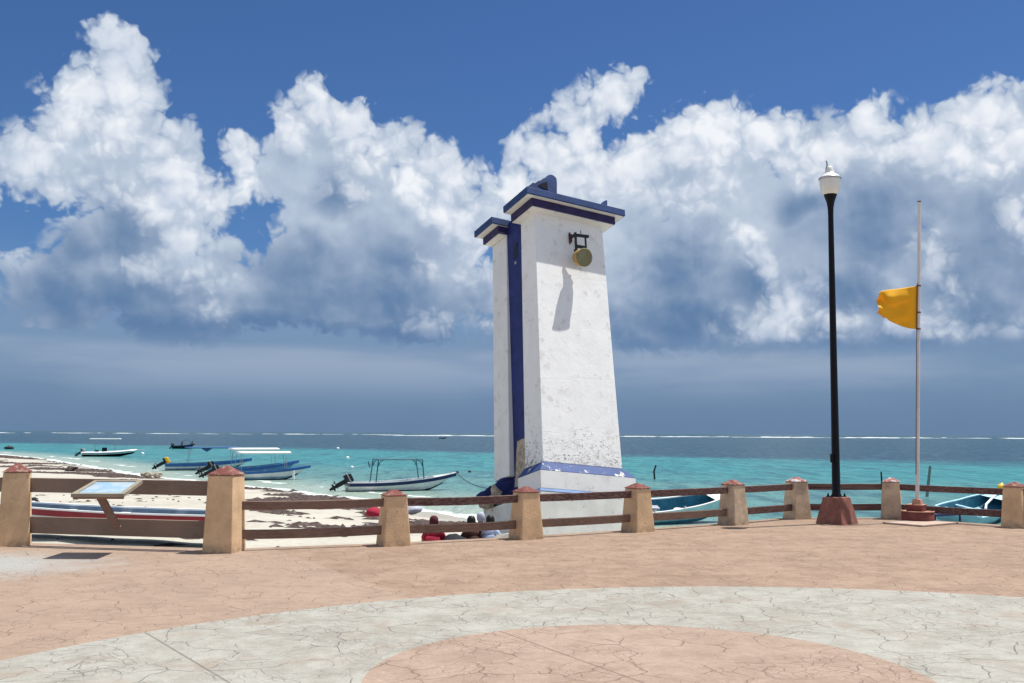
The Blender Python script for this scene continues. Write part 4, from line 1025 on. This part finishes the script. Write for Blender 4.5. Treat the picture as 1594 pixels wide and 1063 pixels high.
# ------------------------------------------------------------------ stakes, buoys, driftwood
def stake(px0, y0, px1, y1, r, mt, label, bend=None):
    b = at(px0, y0, SEA); t = atY(px1, y1, b.y); d = b+(b-t).normalized()*.5
    pts = [d, b, b.lerp(t, .55)+(bend or Vector((0,0,0))), t]
    tag(MB().tube(pts, [r, r, r*.95, r*.8], 10).build('stake', mt, loc=b), label, 'stake', 'wooden stakes standing in the sea')
stake(1019, 746, 1021, 724, .075, m_stake, 'short crooked black stake in the sea right of the tower', Vector((-.10,0,0)))
stake(1374, 768, 1371.5, 734, .055, m_stake, 'thin black stake in the sea between lamp post and flagpole')
stake(1443, 773, 1448, 725, .085, m_stakeg, 'tall grey stake leaning slightly right of the flagpole')
stake(575.5, 727, 573, 718, .05, m_stake, 'small dark stake behind the bare canopy frame')
def buoy(px, py, r, mt, label):
    p = at(px, py, SEA)
    tag(MB().lathe(p, [(0,-r*.6),(r*.8,-r*.3),(r,r*.1),(r*.75,r*.7),(r*.2,r),(0,r*1.02)], 12).build('buoy', mt, loc=p), label, 'buoy', 'mooring buoys')
buoy(526, 698.5, .33, m_canvas, 'white mooring buoy farthest out in the turquoise water')
buoy(541, 713, .25, m_canvas, 'white mooring buoy left of the bare canopy frame')
buoy(548, 728, .17, m_canvas, 'small white mooring buoy nearest the bare canopy frame')
buoy(222, 706.5, .26, m_canvas, 'white mooring buoy right of the inflatable boat')
buoy(712, 736, .17, m_stake, 'dark mooring buoy beside the bow of the navy striped boat')
buoy(731, 735, .17, m_stake, 'dark mooring buoy close to the left side of the tower')
p = at(14, 699, SEA); V, Fs = lump(p+Vector((0,0,.2)), .8, 3, .5)
tag(MB().add(V, Fs).build('rock', m_stake, loc=p), 'dark rock breaking the shallow water at far left', 'rock')
zz = -1.25; p = at(110, 729.5, zz)
V, Fs = lump(p, .55, 8, .35); tag(MB().add(V, Fs).build('seaweed_clump', m_weed, loc=p), 'single dark clump of seaweed on the pale sand above the information board', 'seaweed')
p = at(52, 783, -1.05); 
tag(MB().tube([at(47, 779.5, -1.0)+Vector((0,0,.05)), at(54, 780.5, -1.0)+Vector((0,0,.1)), at(62, 783, -1.02)], [.05,.07,.03], 7).build('driftwood', m_stake, loc=p), 'dark piece of driftwood on the sand beside the left fence post', 'driftwood')
for (x, y, r, mt, nm, lb_) in ((240, 741, .30, m_rubble, 'debris', 'pale brown debris in the seaweed line right of the information board'),):
    p = at(x, y, -1.5); mb = MB()
    for k in range(7): V, Fs = lump(p+Vector((random.uniform(-1,1.2), random.uniform(-.5,.5), .1)), random.uniform(.12,.3), k); mb.add(V, Fs)
    tag(mb.build(nm, mt, loc=p), lb_, 'debris')

# ------------------------------------------------------------------ people
def skin(name, pts, edges, rad, mat, parent, sub=1, root=0):
    base = Vector(parent['_w']) if parent is not None else Vector((0,0,0))
    me = bpy.data.meshes.new(name); me.from_pydata([tuple(Vector(p)-base) for p in pts], edges, [])
    o = bpy.data.objects.new(name, me); COL.objects.link(o); me.materials.append(mat)
    sk_ = o.modifiers.new('skin', 'SKIN'); sk_.use_smooth_shade = True
    for i, r in enumerate(rad):
        d = me.skin_vertices[0].data[i]; d.radius = r if isinstance(r, tuple) else (r, r); d.use_root = (i == root)
    s_ = o.modifiers.new('sub', 'SUBSURF'); s_.levels = sub; s_.render_levels = sub
    o.parent = parent; o['_w'] = tuple(base); return o
def person(label, hip, yaw, shirt, hairm, trousers, lean=.10, s=1., knees=.95, group=None, arms='knees', headturn=0., hat=None, bare=False, stand=False):
    hip = Vector(hip); root = thing('person', hip, label, 'person', group)
    fw = Vector((math.cos(yaw), math.sin(yaw), 0)); sd = Vector((-fw.y, fw.x, 0))
    P = lambda f, w, z: hip+(fw*f+sd*w+Vector((0,0,z)))*s
    pts = []; rad = []; ed = []
    def add(p, r, par=None):
        pts.append(p); rad.append(tuple(x*s for x in r) if isinstance(r, tuple) else r*s)
        if par is not None: ed.append((par, len(pts)-1))
        return len(pts)-1
    p0 = add(P(0,0,.12), (.15,.12)); p1 = add(P(lean*.4,0,.30), (.135,.105), p0); p2 = add(P(lean,0,.48), (.15,.11), p1); p3 = add(P(lean*1.1,0,.57), (.10,.08), p2)
    nk = add(P(lean*1.25,0,.615), .052, p3); hd0 = add(P(lean*1.35+.02,0,.665), (.065,.07), nk); hd1 = add(P(lean*1.4+.02,0,.745), (.074,.085), hd0); hd2 = add(P(lean*1.4+.01,0,.815), (.052,.06), hd1)
    for sg in (-1, 1):
        if stand: k1 = add(P(.0, sg*.10, -.38), .065, p0); k2 = add(P(-.02, sg*.11, -.78), .042, k1); add(P(.12, sg*.11, -.82), .035, k2)
        else:
            k0 = add(P(.16, sg*.12, .13), .085, p0); k1 = add(P(.46, sg*.16, .40), .062, k0); k2 = add(P(.62, sg*.15, .06), .042, k1); add(P(.78, sg*.16, .02), .035, k2)
        s1 = add(P(lean*1.05, sg*.155, .53), .052, p3); 
        e1_ = add(P(lean+.12, sg*.215, .30), .043, s1); h1 = add(P(lean+.34, sg*.14, .36), .028, e1_)
        hnd = add(P(lean+.41, sg*.12, .36), (.034,.018), h1)
        for k in range(4): 
            f1_ = add(P(lean+.46, sg*.12+(k-1.5)*.020, .36), .0085, hnd); add(P(lean+(.50, .515, .51, .49)[k], sg*.12+(k-1.5)*.021, .335), .007, f1_)
        add(P(lean+.42, sg*.085, .385), .009, hnd)
    skin('body', pts, ed, rad, m_skin, root, 2)
    # shirt follows the trunk and upper arms
    if not bare:
        q = [P(-.005,0,.10), P(lean*.4,0,.30), P(lean,0,.48), P(lean*1.08,0,.565), P(lean*1.05,.15,.53), P(lean*1.05,-.15,.53), P(lean+.08,.20,.40), P(lean+.08,-.20,.40)]
        skin('shirt', q, [(0,1),(1,2),(2,3),(3,4),(3,5),(4,6),(5,7)], [(.165*s,.14*s),(.15*s,.12*s),(.155*s,.12*s),(.09*s,.08*s),.066*s,.066*s,.060*s,.060*s], shirt, root, 2)
    if not stand:
        q = [P(0,0,.10), P(.16,.12,.13), P(.42,.16,.37), P(.16,-.12,.13), P(.42,-.16,.37), P(.55,.155,.18), P(.55,-.155,.18)]
        skin('trousers', q, [(0,1),(1,2),(0,3),(3,4),(2,5),(4,6)], [(.18*s,.15*s),.105*s,.08*s,.105*s,.08*s,.06*s,.06*s], trousers, root, 2)
    else:
        q = [P(0,0,.12), P(0,.10,-.1), P(0,.10,-.45), P(0,-.10,-.1), P(0,-.10,-.45)]
        skin('trousers', q, [(0,1),(1,2),(0,3),(3,4)], [(.17*s,.14*s),.1*s,.075*s,.1*s,.075*s], trousers, root, 2)
    hc = P(lean*1.4+.015, 0, .75); mb = MB()
    prof = [(.0,.112),(.045,.104),(.074,.072),(.088,.02),(.088,-.03),(.076,-.065),(.055,-.085)]
    mb.lathe(hc-fw*.012*s, [(r_*s, z_*s) for r_, z_ in prof], 18); mb.build('hair' if not hat else 'cap', hat or hairm, root)
    f_ = MB()
    for sg in (-1, 1): V, Fs = lump(hc+fw*.088*s+sd*sg*.032*s+Vector((0,0,-.01*s)), .011*s, 2); f_.add(V, Fs)
    f_.build('eyes', m_dark, root)
    V, Fs = lump(hc+fw*.10*s+Vector((0,0,-.035*s)), .016*s, 5, 1.3); MB().add(V, Fs).build('nose', m_skin, root)
    MB().box(hc+fw*.089*s+Vector((0,0,-.068*s)), (.012*s,.045*s,.010*s), yaw).build('mouth', m_redshirt, root, .003)
    return root
GP = 'people sitting on the sand just beyond the fence'
def hipat(px, py_head, Y, s=1.): p = atY(px, py_head, Y); return Vector((p.x, p.y, p.z-.862*s))
person('person in a crimson shirt sitting with back to the plaza', hipat(675, 804.5, 19.6), R(92), m_redshirt, m_hair, m_dark, group=GP, s=1.02, hat=m_redcap)
person('person in a dark brown shirt and dark trousers sitting at the fence', hipat(739, 803, 19.8), R(120), m_brownshirt, m_hair, m_dark, group=GP)
person('person with black hair in a pale blue shirt sitting nearest the tower', hipat(760, 802, 20.0), R(75), m_blueshirt, m_hair, m_greycloth, group=GP)
person('person with a grey cap sitting half hidden behind the pale blue shirt', hipat(750, 797.5, 20.6), R(100), m_greycloth, m_hair, m_dark, group=GP, hat=m_greycloth)
q = [at(757, 841, -.2), at(793, 837.5, -.2)]
q = [atY(757, 846, 19.2), atY(793, 842, 19.4), atY(793, 829.5, 19.4), atY(774, 832, 19.2)]
tag(MB().prism(q, Vector((.05,.5,-.06))).build('board', m_canvas, bevel=.008, loc=q[0]), 'white slanted board leaning beside the seated people', 'board')
# dark lump for legs stretched out beside the brown shirt, and bundles further down the beach
p = atY(710, 849, 19.6); V, Fs = lump(p, .28, 12, .7)
tag(MB().add(V, Fs, True).build('bag', m_dark, loc=p), 'black lump for legs stretched out between the crimson and brown shirts', 'bag')
p = at(583, 802.5, -1.3); V, Fs = lump(p+Vector((0,0,.12)), .30, 15, .55)
tag(MB().add(V, Fs, True).build('bag', m_redshirt, loc=p), 'dark red bundle on the sand half hidden by a fence post', 'bag')
p = at(641, 798.5, -1.3); V, Fs = lump(p+Vector((0,0,.15)), .38, 16, .5)
tag(MB().add(V, Fs, True).build('bag', m_greycloth, loc=p), 'pale grey bundle on the sand just right of a fence post', 'bag')
GF = 'people aboard the far dark boat'
for k, (px, lab) in enumerate(((282, 'person standing amidships in the far dark boat'), (298, 'person standing at the bow of the far dark boat'))):
    p = atY(px, 686.5, 200); 
    person(lab, Vector((p.x, 200.2, SEA+.72)), R(0), m_dark, m_hair, m_dark, s=.95, stand=True, group=GF)
